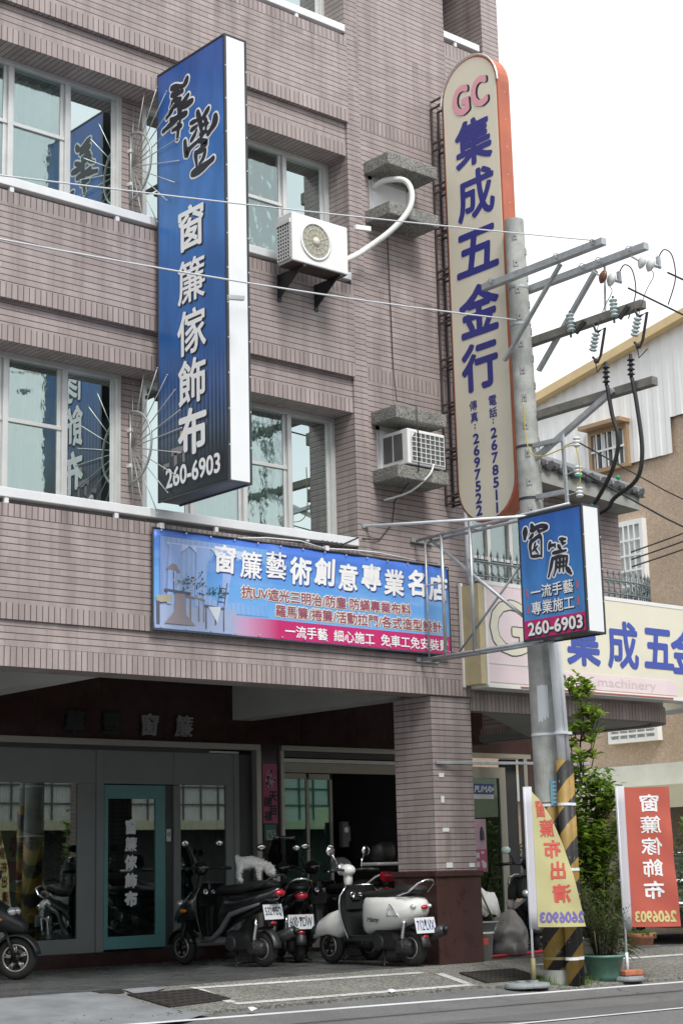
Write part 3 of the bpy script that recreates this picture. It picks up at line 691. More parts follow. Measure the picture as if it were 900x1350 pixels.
mb = MB(); mb.prism([(14.63, 14.45, 3.0)]+[(x-.03, y+.03, 3.0) for x, y in P0[1:]]+[(18.75, 17.25, 3.0), (15.2, 14.75, 3.0), (14.63, 14.75, 3.0)], (0, 0, .1)); mb.build('balcony_soffit', 'ceiling_paint', K)
mb = MB(); ribbon(mb, [(x, y+.03) for x, y in P0], 3.2, 4.5, .15, 0); mb.build('balcony_parapet', BM, K)
# signboard
P1 = bend(14.62, 18.6, 1.1, 14.40, 17, off=.32)
mb = MB(); ribbon(mb, P1, 3.27, 4.52, .05); sb = tag(mb.build('signboard', 'cream_board'), 'long cream and pink signboard wrapped round the corner balcony with blue characters', 'sign')
mb = MB(); mb.box(14.50, 14.615, 14.06, 14.36, 3.27, 4.5); mb.build('end_cap', 'ochre_side', sb)
mb = MB(); mb.box(14.60, 14.635, 14.05, 14.08, 3.25, 4.54); mb.box(14.48, 14.52, 14.34, 14.38, 3.25, 4.54); mb.build('edge_trim', 'white_metal', sb)
mb = MB(); ribbon(mb, [(x, y-.006) for x, y in P1], 4.50, 4.55, .06); ribbon(mb, [(x, y-.006) for x, y in P1], 3.235, 3.275, .3); mb.build('frame_strip', 'white_metal', sb)
mb = MB(); mb.box(14.64, 15.6, 14.074, 14.079, 3.30, 4.49); mb.box(15.6, 18.3, 14.074, 14.079, 3.30, 3.50); mb.build('pink_field', 'pink_panel', sb)
mb = MB(); mb.box(14.64, 15.9, 14.071, 14.0735, 3.52, 3.53); mb.build('panel_joint', 'ink_grey', sb)
mb = MB(); mb.box(15.2, 18.2, 14.062, 14.08, 3.252, 3.268); mb.build('red_edge', 'red_edging', sb)
mb = MB(); glyphs(mb, 'G', (15.02, 14.074, 3.99), FX, FZ, 1, .045, .002, sx=1.05, fith=.66); mb.build('lettering_outline', 'grey_plastic', sb)
mb = MB(); glyphs(mb, 'G', (15.02, 14.074, 3.99), FX, FZ, 1, .022, .006, sx=1.05, fith=.66); mb.build('lettering', 'cream_board', sb)
for s, x in (('集', 16.42), ('成', 17.21), ('五', 17.96), ('金', 18.56)): mb = MB(); glyphs(mb, s, (x, 14.08, 3.92), FX, FZ, .66, .03, .008); mb.build('lettering', 'ink_blue', sb)
mb = MB(); glyphs(mb, 'modern machinery', (16.75, 14.074, 3.39), FX, FZ, 1, .0, .003, fit=2.2, fith=.15); mb.build('lettering', 'ink_faint', sb)
# balcony wall with windows
YW = 14.95
mb = MB(); mb.box(14.66, 14.82, YW, YW+.3, 3.2, 6.1, 0); mb.box(16.55, 18.35, YW, YW+.3, 3.2, 6.1, 0); mb.box(14.82, 16.55, YW, YW+.3, 5.75, 6.1, 0); mb.box(14.7, 18.3, YW+.3, 22, 3.86, 6.2, 0); mb.build('upper_wall', BM, K)
f = MB()
for x in (14.84, 15.28, 15.70, 16.12, 16.52): f.box(x-.03, x+.03, YW+.03, YW+.12, 4.3, 5.75)
f.box(14.82, 16.55, YW+.03, YW+.12, 5.70, 5.76); f.box(14.82, 16.55, YW+.035, YW+.11, 5.05, 5.09); wk = f.build('window', 'alu', K)
g = MB(); g.box(14.85, 16.5, YW+.07, YW+.08, 4.3, 5.7); g.build('pane', 'glass_film', wk)
g = MB()
for i in range(40):
    x = 14.86+i*.04; g.quad((x, YW+.16+.03*sin(i*1.2), 4.3), (x+.04, YW+.16+.03*sin(i*1.2+1.2), 4.3), (x+.04, YW+.16+.03*sin(i*1.2+1.2), 5.7), (x, YW+.16+.03*sin(i*1.2), 5.7))
g.build('curtain', 'curtain_grey', wk)
# drain pipes in the joint between the two buildings
mb = MB()
for x in (14.69, 14.78): mb.tube([(x, 14.42, 4.55), (x, 14.42, 5.62)], .028, 8)
mb.build('downpipe', 'pvc', K, smooth=True)
# ornamental railing
mb = MB(); RP = bend(14.7, 18.05, .86, 14.46, 17)
L = [0]
for a, b in zip(RP, RP[1:]): L.append(L[-1]+sqrt((a[0]-b[0])**2+(a[1]-b[1])**2))
def along(s):
    for i in range(len(L)-1):
        if s <= L[i+1]:
            t = (s-L[i])/(L[i+1]-L[i]); return Vector((RP[i][0]*(1-t)+RP[i+1][0]*t, RP[i][1]*(1-t)+RP[i+1][1]*t, 0))
    return Vector((*RP[-1], 0))
S = [i*.06 for i in range(int(L[-1]/.06))]
for z, r in ((4.56, .014), (4.70, .012), (4.88, .014)): mb.tube([along(s)+Vector((0, 0, z)) for s in S[::2]], r, 6)
for i, s in enumerate(S[::2]):
    p = along(s); mb.tube([p+Vector((0, 0, 4.54)), p+Vector((0, 0, 4.96)), p+Vector((0, 0, 5.06))], [.010, .010, .002], 5)
    mb.lathe([(.001, 4.94), (.02, 4.97), (.001, 5.05)], p, n=6)
    q = along(s+.06); d = (q-p).normalized()
    mb.tube([p+d*(.058*(1-cos(a)))+Vector((0, 0, 4.79+.075*sin(a))) for a in [j*2*pi/9 for j in range(10)]], .007, 4)
    mb.tube([p+d*(.06+.055*sin(a))+Vector((0, 0, 4.63+.05*cos(a))) for a in [j*2*pi/8 for j in range(9)]], .006, 4)
    mb.tube([p+d*.06+Vector((0, 0, 4.88)), p+d*.03+Vector((0, 0, 4.93)), p+d*.06+Vector((0, 0, 4.98)), p+d*.09+Vector((0, 0, 4.93)), p+d*.06+Vector((0, 0, 4.88))], .006, 4)
mb.build('railing', 'rail_iron', K, smooth=True)
# roof with glazed tiles over the balcony
mb = MB(); ez = lambda x: 6.12-.07*(x-16.2)
mb.prism([(14.7, 14.55, ez(14.7)), (18.35, 14.55, ez(18.35)), (18.35, 14.55, ez(18.35)+.2), (14.7, 14.55, ez(14.7)+.2)], (0, .5, 0)); mb.build('eave', 'eave_concrete', K)
mb = MB(); mb.quad((14.7, 14.5, ez(14.7)+.2), (18.45, 14.5, ez(18.45)+.2), (18.45, 15.9, ez(18.45)+.86), (14.7, 15.9, ez(14.7)+.86)); 
mb.prism([(18.45, 14.5, ez(18.45)+.2), (18.45, 15.9, ez(18.45)+.86), (18.45, 15.9, ez(18.45)+.2)], (-.03, 0, 0))
x = 14.8
while x < 18.45:
    mb.tube([(x, 14.46, ez(x)+.24), (x, 15.9, ez(x)+.92)], .06, 8)
    for k in range(4): mb.lathe([(.05, 0), (.075, .02), (.075, .1), (.05, .12)], (x, 14.46+k*.36, ez(x)+.245+k*.17), 'Y', 10)
    x += .27
mb.build('roof', 'roof_tile', K, smooth=False)
# the tower behind: set-back upper floors
mb = MB(); mb.box(14.66, 15.80, 14.8, 15.2, 6.2, 12.02, 0); mb.box(14.66, 15.80, 14.8, 15.2, 12.02, 12.2, 1); mb.box(15.80, 16.13, 14.78, 16.0, 6.2, 15, 0)
mb.box(14.66, 15.79, 15.2, 19, 6.2, 12.0, 0); mb.box(14.66, 16.13, 16.0, 19, 12.0, 15, 2); mb.box(14.66, 15.80, 14.8, 16, 14.0, 15, 0); mb.build('tower', BM, K)
mb = MB(); mb.box(14.66, 15.74, 14.78, 14.88, 12.27, 12.37); mb.box(15.25, 15.3, 14.79, 14.86, 12.2, 12.27); mb.build('sill_rail', 'rail_white', K, bevel=.006)

# ============================================================ brown gabled building across the alley
G = thing('gabled_building', 'tall brown pebble walled building with white metal gable and ochre trim', 'building', (30, 24, 0))
XB = 26.0
mb = MB(); mb.box(XB, XB+10, 8, 40, -.3, 2.4); mb.box(XB, XB+10, 8, 40, 2.95, 9.0); mb.build('wall', 'brown_render', G)
mb = MB(); mb.box(XB-.12, XB+9, 8, 40, 2.4, 2.95); mb.build('string_band', 'pale_band', G)
mb = MB(); mb.box(XB-1.6, XB-.1, 8, 22.5, 2.38, 2.46); mb.box(XB-1.62, XB-1.58, 8, 22.5, 2.05, 2.46); mb.build('awning', 'awning_cream', G)
# gable cladding: profiled sheet in real ridges; ridge at y~8, eave falling to the left
def topz(y): return 10.85+(23.23-y)*.205
mb = MB(); y = 10.0; i = 0
while y < 30:
    y2 = y+.11; d = .016 if i % 2 else 0.0
    b0 = 8.97 if y > 19.6 else 9.7
    mb.quad((XB-.06-d, y2, b0), (XB-.06-d, y, b0), (XB-.06-d, y, topz(y)), (XB-.06-d, y2, topz(y2)))
    dn = .016 if (i+1) % 2 else 0.0
    mb.quad((XB-.06-dn, y2+.03, b0), (XB-.06-d, y2, b0), (XB-.06-d, y2, topz(y2)), (XB-.06-dn, y2+.03, topz(y2+.03)))
    y = y2+.03; i += 1
mb.build('metal_cladding', 'clad_white', G)
mb = MB(); mb.prism([(XB+.0, 8, 9), (XB, 31, 9), (XB, 31, topz(31)), (XB, 8, topz(8))], (9, 0, 0)); mb.build('gable_core', 'brown_render', G)
mb = MB(); mb.prism([(XB-.3, 8, topz(8)+.03), (XB-.3, 31, topz(31)+.03), (XB-.3, 31, topz(31)-.15), (XB-.3, 8, topz(8)-.15)], (.22, 0, 0)); mb.build('verge_trim', 'yellow_trim', G)
def bwin(y0, y1, z0, z1, trim, n, nh, hood=False):
    f = MB(); x = XB-.14
    f.box(x, XB+.05, y0-.08, y0, z0-.08, z1+.1); f.box(x, XB+.05, y1, y1+.08, z0-.08, z1+.1); f.box(x, XB+.05, y0, y1, z1, z1+.1); f.box(x, XB+.05, y0, y1, z0-.08, z0)
    if hood: f.box(XB-.4, XB+.02, y0-.12, y1+.12, z1+.1, z1+.18)
    o = f.build('window', trim, G)
    g = MB(); g.box(XB-.075, XB-.07, y0, y1, z0, z1); g.build('pane', 'opp_glass' if hood else 'curtain_grey', o)
    b = MB()
    for i in range(1, n): y = y0+(y1-y0)*i/n; b.box(XB-.15, XB-.13, y-.012, y+.012, z0, z1)
    for i in range(1, nh): z = z0+(z1-z0)*i/nh; b.box(XB-.152, XB-.128, y0, y1, z-.02, z+.02)
    b.build('window_bar', 'white_metal', o)
bwin(20.8, 21.66, 9.0, 9.72, 'wood_trim', 6, 2, True)
bwin(20.56, 21.1, 6.17, 7.7, 'white_metal', 4, 5)
bwin(20.5, 21.58, 3.48, 3.74, 'white_metal', 5, 3)
# ============================================================ white building across the road (seen in the shop glass)
O = thing('street_building', 'white building across the road mirrored in the shop glass', 'building', (33, -12, 0))
mb = MB(); mb.box(14, 60, -16, -11, 2.75, 9.5); mb.build('wall', 'opp_wall', O); mb = MB(); mb.box(-45, 13.9, -16, -11, -.3, 9.5); mb.build('unseen_row', 'dim_wall', O)  # unseen row added to the left and wall raised to cut low sky light
mb = MB(); mb.box(14, 60, -15.9, -11.5, -.3, 2.74); mb.build('ground_floor', 'opp_dark', O)
mb = MB(); mb.box(14, 60, -11, -10.2, 2.55, 2.85); mb.build('awning', 'awning_cream', O)
mb = MB()
for i in range(60): x = 14+i*.75; mb.box(x, x+.05, -10.98, -10.94, 2.9, 6.4)
for z in (3.4, 4.0, 4.6, 5.2, 5.8): mb.box(14, 60, -10.99, -10.93, z, z+.05)
mb.build('wall_grid', 'dim_wall', O)
# ============================================================ the tall blue curtain sign
def box_sign(name, label, x0, x1, y0, y1, z0, z1, face, edge='white_panel'):
    t = thing(name, label, 'sign', ((x0+x1)/2, (y0+y1)/2, z0))
    mb = MB(); mb.box(x0+.012, x1-.012, y0+.015, y1-.01, z0+.012, z1-.012); mb.build('cabinet', 'black_frame', t)
    mb = MB(); mb.box(x0+.004, x0+.011, y0+.03, y1-.02, z0+.03, z1-.03); f = mb.build('printed_face', face, t)
    mb = MB(); mb.box(x0+.03, x1-.03, y0+.004, y0+.014, z0+.02, z1-.02); mb.build('edge_panel', edge, t)
    fr = MB(); e = .024
    for y in (y0, y1-e): fr.box(x0, x0+e, y, y+e, z0, z1); fr.box(x1-e, x1, y, y+e, z0, z1)
    for z in (z0, z1-e):
        fr.box(x0, x0+e, y0+e, y1-e, z, z+e); fr.box(x1-e, x1, y0+e, y1-e, z, z+e); fr.box(x0+e, x1-e, y0, y0+e, z, z+e)
    fr.build('edge_frame', 'black_frame', t, bevel=.003)
    rv = MB()
    n = int((z1-z0)/.38)
    for i in range(1, n+1):
        for x in (x0+.012, x1-.012): rv.box(x-.006, x+.006, y0-.004, y0+.001, z0+(z1-z0)*i/(n+1), z0+(z1-z0)*i/(n+1)+.014)
    rv.build('rivet', 'alu', t)
    return t, f
t, f = box_sign('vertical_sign', 'tall blue vertical curtain shop sign with white and black brush characters and phone number', 9.9, 10.2, 13.0, 14.25, 4.96, 9.88, 'blue_face')
X = 9.904
def sgl(parent, name, mt, items, x=X, bold=.05, depth=.003, **k):
    mb = MB()
    for it in items:
        s, y, z, h = it[:4]; kk = dict(k); kk.update(it[4] if len(it) > 4 else {})
        glyphs(mb, s, (x, y, z), SX, FZ, 1, bold, depth, fith=h, **kk)
    return mb.build(name, mt, parent)
inked = [([(13.674,9.616),(13.708,9.573),(13.775,9.55)],0.048),([(13.962,9.612),(13.783,9.566)],0.048),([(13.957,9.527),(13.759,9.498)],0.045),([(13.946,9.436),(13.801,9.424)],0.051),([(13.834,9.58),(13.899,9.504),(13.92,9.421)],0.043),([(13.654,9.412),(13.751,9.362),(13.806,9.34)],0.038),([(13.588,9.318),(13.702,9.311),(13.836,9.318)],0.048),([(13.98,9.394),(13.785,9.359)],0.038),([(13.941,9.381),(13.981,9.332),(14.062,9.292)],0.036),([(13.694,9.213),(13.82,9.218),(13.981,9.244)],0.046),([(13.805,9.372),(13.82,9.197),(13.859,8.973)],0.049),([(13.837,9.219),(13.973,9.19),(14.128,9.157)],0.047),([(13.787,9.1),(13.948,9.106)],0.036),([(13.485,9.146),(13.44,9.013),(13.402,8.848)],0.046),([(13.29,9.114),(13.342,9.08),(13.416,9.035)],0.041),([(13.612,9.066),(13.481,9.054)],0.031),([(13.605,8.98),(13.498,8.992)],0.031),([(13.606,8.86),(13.54,8.904),(13.507,8.943)],0.033),([(13.17,8.979),(13.183,8.907),(13.297,8.83)],0.061),([(13.371,9.044),(13.327,8.97),(13.344,8.884)],0.031),([(13.433,8.968),(13.295,8.948)],0.027),([(13.434,8.87),(13.328,8.867)],0.037),([(13.719,8.89),(13.694,8.724),(13.624,8.778),(13.435,8.818)],0.042),([(13.475,8.812),(13.327,8.741),(13.411,8.712),(13.526,8.685)],0.037),([(13.529,8.692),(13.518,8.626),(13.503,8.527)],0.037),([(13.509,8.69),(13.347,8.663)],0.033),([(13.351,8.638),(13.389,8.58),(13.454,8.541)],0.033),([(13.577,8.468),(13.414,8.476),(13.213,8.513)],0.062)]
for part in (inked[:13], inked[13:]): mb = MB(); brush(mb, part, X, .026, .002); mb.build('lettering_outline', 'ink_white', t); mb = MB(); brush(mb, part, X, .004, .006); mb.build('lettering', 'ink', t)
body = [(s, 13.62, z, .48) for s, z in (('窗', 7.88), ('簾', 7.28), ('傢', 6.71), ('飾', 6.16), ('布', 5.62))]
sgl(t, 'lettering_shadow', 'ink', [(s, y-.018, z-.018, h) for s, y, z, h in body], bold=.05, depth=.002, sx=1.0)
sgl(t, 'lettering', 'ink_white', body, bold=.034, depth=.006)
sgl(t, 'number_outline', 'ink', [('260-6903', 13.62, 5.19, .21, dict(fit=.98))], bold=.13, depth=.002, n=12); sgl(t, 'phone_number', 'ink_white', [('260-6903', 13.62, 5.19, .20, dict(fit=.94))], bold=.035, depth=.006)
mb = MB()        # printed table and chairs at the foot of the sign
for y0, y1, z0, z1, mm in ((14.0, 13.72, 5.42, 5.5, 1), (13.95, 13.9, 5.3, 5.44, 1), (13.8, 13.76, 5.3, 5.44, 1), (14.15, 14.04, 5.3, 5.36, 1), (13.9, 13.80, 5.5, 5.6, 0), (13.84, 13.78, 5.58, 5.66, 2)):
    mb.box(X-.0022, X-.001, y1, y0, z0, z1, mm)
mb.build('printed_picture', ['print_green', 'print_table', 'print_flower'], t)
for z in (6.2, 8.6): mb = MB(); mb.box(9.98, 10.02, 14.25, 14.6, z, z+.04); mb.box(10.10, 10.14, 14.25, 14.6, z, z+.04); mb.build('wall_bracket', 'dark_steel', t)
# ============================================================ small blue sign on its bracket beside the pole
t, f = box_sign('hanging_sign', 'small blue and magenta curtain sign hung out beside the utility pole', 13.72, 14.02, 11.68, 12.63, 3.545, 4.975, 'blue_face_small')
X = 13.724
mb = MB(); mb.box(X-.0015, X-.0005, 11.71, 12.61, 3.575, 3.78); mb.build('magenta_band', 'magenta', t)
inked = [([(12.519,4.816),(12.533,4.716)],0.05),([(12.421,4.851),(12.395,4.795)],0.038),([(12.427,4.794),(12.35,4.802)],0.042),([(12.368,4.815),(12.272,4.819),(12.198,4.797),(12.212,4.774),(12.289,4.763)],0.033),([(12.408,4.739),(12.465,4.707)],0.027),([(12.323,4.78),(12.308,4.746)],0.029),([(12.428,4.68),(12.457,4.617),(12.447,4.499)],0.031),([(12.42,4.667),(12.344,4.702),(12.287,4.693),(12.295,4.476)],0.029),([(12.376,4.637),(12.4,4.593)],0.019),([(12.42,4.558),(12.344,4.603)],0.019),([(12.384,4.571),(12.341,4.516)],0.017),([(12.434,4.495),(12.295,4.483)],0.025),([(12.158,4.606),(12.18,4.541)],0.03),([(12.169,4.568),(12.085,4.579)],0.025),([(12.094,4.577),(12.087,4.54)],0.019),([(12.012,4.625),(11.93,4.612)],0.026),([(11.992,4.608),(11.974,4.558)],0.024),([(11.982,4.568),(11.933,4.57)],0.019),([(12.039,4.557),(12.003,4.503)],0.028),([(12.121,4.484),(11.933,4.486)],0.028),([(12.136,4.42),(12.023,4.431),(11.919,4.418)],0.028),([(12.135,4.427),(12.16,4.34),(12.205,4.231)],0.03),([(12.074,4.417),(12.091,4.311),(12.13,4.23)],0.023),([(12.09,4.365),(11.939,4.366)],0.019),([(12.093,4.319),(11.945,4.317)],0.019),([(12.02,4.432),(12.041,4.265)],0.023),([(11.971,4.425),(11.986,4.257)],0.022),([(11.921,4.407),(11.943,4.305)],0.024),([(11.932,4.285),(11.876,4.22)],0.037)]
for part in (inked[:12], inked[12:]): mb = MB(); brush(mb, part, X, .017, .002); mb.build('lettering_outline', 'ink_white', t); mb = MB(); brush(mb, part, X, .001, .0065); mb.build('lettering', 'ink', t)
ln = [('一流手藝', 12.17, 4.085, .145, dict(fit=.62)), ('專業施工', 12.17, 3.905, .145, dict(fit=.62))]
sgl(t, 'lettering_shadow', 'ink', [(s, y-.01, z-.01, h, d) for s, y, z, h, d in ln], x=X, bold=.03, depth=.002); sgl(t, 'lettering', 'ink_white', ln, x=X, bold=.014, depth=.005)
for y in (12.54, 11.80):
    for z in (4.08, 3.90): mb = MB(); mb.box(X-.003, X-.001, y-.012, y+.012, z-.04, z+.05); mb.build('red_tick', 'ink_red', t)
sgl(t, 'number_shadow', 'ink', [('260-6903', 12.14, 3.67, .145, dict(fit=.80))], x=X, bold=.10, depth=.003); sgl(t, 'phone_number', 'ink_white', [('260-6903', 12.15, 3.68, .14, dict(fit=.79))], x=X, bold=.04, depth=.007)
# bracket
t = thing('sign_bracket', 'galvanised pipe bracket carrying the small blue sign out from the wall', 'bracket', (13.78, 14.3, 3.5))
mb = MB()
for x in (13.78, 13.97):
    for z in (5.0, 3.54): mb.tube([(x, 14.38, z), (x, 11.9 if z > 4 else 12.4, z+.012)], .02, 8)
for y in (13.45, 13.93): mb.tube([(13.78, y, 3.54), (13.78, y, 5.0)], .022, 8)
mb.tube([(13.78, 14.21, 3.54), (13.78, 14.21, 5.0)], .012, 6)
mb.tube([(13.80, 14.14, 4.98), (13.80, 12.64, 3.82)], .022, 8); mb.tube([(13.82, 12.6, 4.54), (13.82, 13.78, 3.54)], .014, 6)
for z in (3.54, 5.0, 4.42): mb.tube([(13.78, 14.21 if z < 4.6 else 13.93, z), (13.78, 13.9 if z < 4.6 else 13.93, z)], .012, 6); mb.tube([(13.78, 13.45, z), (13.97, 13.45, z)], .014, 6)
mb.build('pipe_frame', 'galv', t, smooth=True)
mb = MB(); mb.tube([(12.95, 14.37, 5.085), (13.80, 12.5, 4.98)], .018, 8); mb.build('stay_pipe', 'pvc', t, smooth=True)
for bb in ((13.70, 14.06, 14.355, 14.372, 4.975, 5.025), (13.70, 14.06, 14.335, 14.357, 3.515, 3.565), (12.90, 13.0, 14.355, 14.368, 5.06, 5.11)): mb = MB(); mb.box(*bb); mb.build('wall_plate', 'galv', t, bevel=.002)
# ============================================================ cream hardware sign with rounded ends
t = thing('vertical_sign', 'tall cream rounded hardware sign with orange edge beside the utility pole', 'sign', (14.4, 13.6, 5.2))
ya, yb, zc0, zc1 = 14.14, 13.14, 5.66, 10.76; R = (ya-yb)/2; yc = (ya+yb)/2
def stadium(r, x, n=16, sc_=1.):
    return [(x, yc+r*cos(a), zc1+r*sin(a)) for a in [pi*i/n for i in range(n+1)]]+[(x, yc-r*cos(a)*1, zc0-r*sin(a)) for a in [pi*i/n for i in range(n+1)]]
mb = MB(); mb.prism(stadium(R, 14.3), (.21, 0, 0)); mb.build('cabinet', 'orange_trim', t, bevel=.012)
mb = MB(); mb.prism(stadium(R-.035, 14.292), (.02, 0, 0)); mb.build('panel', 'cream_panel', t)
mb = MB()
O_ = stadium(R+.004, 14.286); 
for p in (O_[:17],): mb.tube(p, .012, 6)
mb.build('edge_strip', 'alu', t)
X = 14.292
def gcl(name, mt, items, bold, depth, **k): return sgl(t, name, mt, items, x=X, bold=bold, depth=depth, **k)
gc = [('G', 13.79, 10.71, .38, dict(sx=.74, shear=-.05)), ('C', 13.46, 10.71, .38, dict(sx=.74, shear=-.05))]
gcl('lettering_shadow', 'ink', [(s, y-.03, z-.012, h, d) for s, y, z, h, d in gc], .06, .002); gcl('lettering', 'ink_pink', gc, .055, .006)
for it in [('集', 13.60, 10.09, .60), ('成', 13.60, 9.38, .62), ('五', 13.62, 8.62, .54, dict(sx=1.1)), ('金', 13.63, 7.86, .62), ('行', 13.66, 7.14, .58)]: gcl('lettering', 'ink_navy', [it], .036, .004)
gcl('small_lettering', 'ink_navy', [('電', 13.47, 6.65, .125), ('話', 13.47, 6.50, .125)], .02, .003); gcl('small_lettering', 'ink_navy', [('傳', 13.80, 6.66, .125), ('真', 13.79, 6.51, .125)], .02, .003)
gcl('phone_number', 'ink_navy', [(c, 13.475, 6.245-i*.155, .12, dict(sx=1.25)) for i, c in enumerate('2678511')], .05, .003)
gcl('phone_number', 'ink_navy', [(c, 13.775, 6.235-i*.15, .12, dict(sx=1.25)) for i, c in enumerate('2697522')], .05, .003)
mb = MB()
for y, z in ((13.475, 6.40), (13.475, 6.36), (13.785, 6.40), (13.785, 6.36)): mb.box(X-.004, X-.002, y-.01, y+.01, z, z+.02)
mb.build('colon', 'ink_navy', t)
mb = MB()
for x in (14.34, 14.47):
    mb.bar((x, 14.385, 5.5), (x, 14.385, 10.84), .025, .025); mb.bar((x, 14.16, 5.6), (x, 14.16, 10.84), .025, .025)
    for i in range(10):
        z = 5.52+i*.59; mb.bar((x, 14.385, z), (x, 14.15, z), .022, .022); mb.bar((x, 14.385, z+.10), (x, 14.15, z+.10), .022, .022)
mb.build('wall_frame', 'rust_steel', t)
mb = MB()
for i in range(14): mb.box(14.40, 14.412, 13.135, 13.141, 5.8+i*.37, 5.812+i*.37)
mb.build('rivet', 'alu', t)
# ============================================================ banner on the spandrel
t = thing('banner', 'wide blue and magenta printed banner fixed across the wall above the arcade', 'banner', (12.05, 14.28, 3.62))
mb = MB(); NX, NZ = 60, 10; P = []
def bf(x, z): return 14.285+.012*sin(x*2.1+.5)*sin((z-3.62)*2.9)+.004*sin(x*13)*((z-3.62)/1.07)**4
for j in range(NZ+1):
    for i in range(NX+1): x = 9.86+4.35*i/NX; z = 3.62+1.075*j/NZ; P.append((x, bf(x, z), z))
mb.add(P, [(j*(NX+1)+i, j*(NX+1)+i+1, (j+1)*(NX+1)+i+1, (j+1)*(NX+1)+i) for j in range(NZ) for i in range(NX)])
mb.build('printed_sheet', 'banner_face', t, smooth=True, solid=.004)
def patch(name, mt, x0, x1, z0, z1, dep=.006, cut=0, nx=24):
    mb = MB(); P = []
    for i in range(nx+1):
        for k in (0, 1):
            x = x0+(x1-x0)*i/nx; z = z1 if k else z0
            if k and cut: x = x0+cut+(x1-x0-cut)*i/nx
            P.append((x, bf(x, z)-dep, z))
    mb.add(P, [(2*i, 2*i+2, 2*i+3, 2*i+1) for i in range(nx)]); return mb.build(name, mt, t)
patch('magenta_band', 'magenta_fade', 10.9, 14.2, 3.63, 3.84)
patch('drape_print', 'drape_print', 9.95, 11.40, 3.86, 4.62, .005)
patch('floor_print', 'print_floor', 9.88, 10.95, 3.635, 3.90, .0055)
mb = MB(); Yp = 14.272; LY = [0]
def poly(pts, m):
    LY[0] += 1; mb.add([(x, Yp-.0003*LY[0]*.2, z) for x, z in pts], [tuple(range(len(pts)))], m)
def arc_(x0, z0, x1, z1, h, n=8): return [(x0+(x1-x0)*i/n, z0+(z1-z0)*i/n-h*sin(pi*i/n)) for i in range(n+1)]
for x0, x1 in ((10.02, 10.34), (10.32, 10.62), (10.60, 10.90), (10.88, 11.14)):            # sheer swags
    poly(arc_(x0, 4.56, x1, 4.56, .09)[::-1], 6)
for x0 in (10.06, 10.42, 10.78): poly([(x0, 4.55), (x0+.17, 4.55), (x0+.10, 4.25), (x0+.03, 3.9), (x0-.03, 3.9)], 7)
poly([(10.02, 4.27), (10.21, 4.245), (10.15, 4.33), (10.10, 4.34)], 0); poly([(10.11, 4.25), (10.125, 4.25), (10.125, 4.05), (10.11, 4.05)], 1)
poly([(9.90, 3.98), (10.10, 4.0), (10.10, 3.93), (9.90, 3.90)], 8); poly([(9.90, 3.92), (9.94, 3.92), (9.94, 3.68), (9.90, 3.68)], 1)
poly([(10.14, 4.02), (10.27, 4.02), (10.28, 3.8), (10.40, 3.69), (10.0, 3.69), (10.13, 3.82)], 0); poly([(10.0, 4.06), (10.34, 4.045), (10.34, 4.015), (10.0, 4.03)], 1)
poly([(10.28, 4.01), (10.53, 3.985), (10.53, 3.965), (10.28, 3.99)], 3)
for x in (10.33, 10.44, 10.505): poly([(x, 3.98), (x+.014, 3.98), (x+.014, 3.74), (x, 3.74)], 3)
poly([(10.52, 3.93), (10.79, 3.915), (10.79, 3.885), (10.52, 3.90)], 1)
for x, zb in ((10.535, 3.67), (10.66, 3.72), (10.77, 3.66)): poly([(x, 3.9), (x+.013, 3.9), (x+.013, zb), (x, zb)], 1)
poly([(10.77, 3.9), (10.785, 3.9), (10.835, 4.19), (10.82, 4.19)], 1); poly([(10.69, 3.93), (10.70, 3.93), (10.735, 4.16), (10.725, 4.16)], 1)
for k in range(4): poly([(10.70+.008*k, 3.97+.05*k), (10.79+.009*k, 3.965+.05*k), (10.79+.009*k, 3.98+.05*k), (10.70+.008*k, 3.985+.05*k)], 1)
poly([(10.57, 3.91), (10.74, 3.92), (10.69, 3.74)], 4)
rp_ = random.Random(9)
for i in range(150):
    a = rp_.uniform(0, 2*pi); cx_, cz_, rx_, rz_ = ((10.27, 4.14, .17, .10), (10.47, 4.15, .10, .22), (10.68, 4.07, .14, .05))[i % 3]
    q = sqrt(rp_.random()); x = cx_+rx_*q*cos(a); z = cz_+rz_*q*sin(a)*(1 if i % 3 != 1 else .9); s_ = rp_.uniform(.012, .03)
    if i % 3 == 1 and abs(x-10.47) > .09*(1-(z-4.0)/.4): continue
    poly([(x, z), (x+s_, z+s_*.4), (x+s_*.3, z+s_)], 5 if i % 9 == 0 else 2)
mb.build('printed_picture', ['print_table', 'print_dark', 'print_green', 'print_chair', 'print_cloth', 'print_flower', 'print_sheer', 'print_sheer_blue', 'print_cushion'], t)
def line(name, mt, s, x0, x1, z, h, bold, dep, dx=0, dz=0, **k):
    mb = MB(); xm = (x0+x1)/2
    glyphs(mb, s, (xm, 0, z), FX, FZ, 1, bold, 0, fit=x1-x0, fith=h, mapf=lambda a, b, d: (xm+a+dx, bf(xm+a, z+b)-dep-d, z+b+dz), **k)
    return mb.build(name, mt, t)
T1 = '窗簾藝術創意專業名店'
mbs, mbl = MB(), MB()
for i, c in enumerate(T1):
    xm = 10.80+i*.3585; zz = 4.44+.015*(-1)**i
    for mb_, dx, dz, dep, bo in ((mbs, .014, -.014, .005, .042), (mbl, 0, 0, .009, .042)):
        glyphs(mb_, c, (0, 0, 0), FX, FZ, 1, bo, 0, fith=.30 if c != '店' else .3, sx=.98, shear=.06, mapf=lambda a, b, d: (xm+a+dx, bf(xm+a, zz+b)-dep-d, zz+b+dz))
mbs.build('lettering_shadow', 'ink_navy', t); mbl.build('lettering', 'ink_white', t)
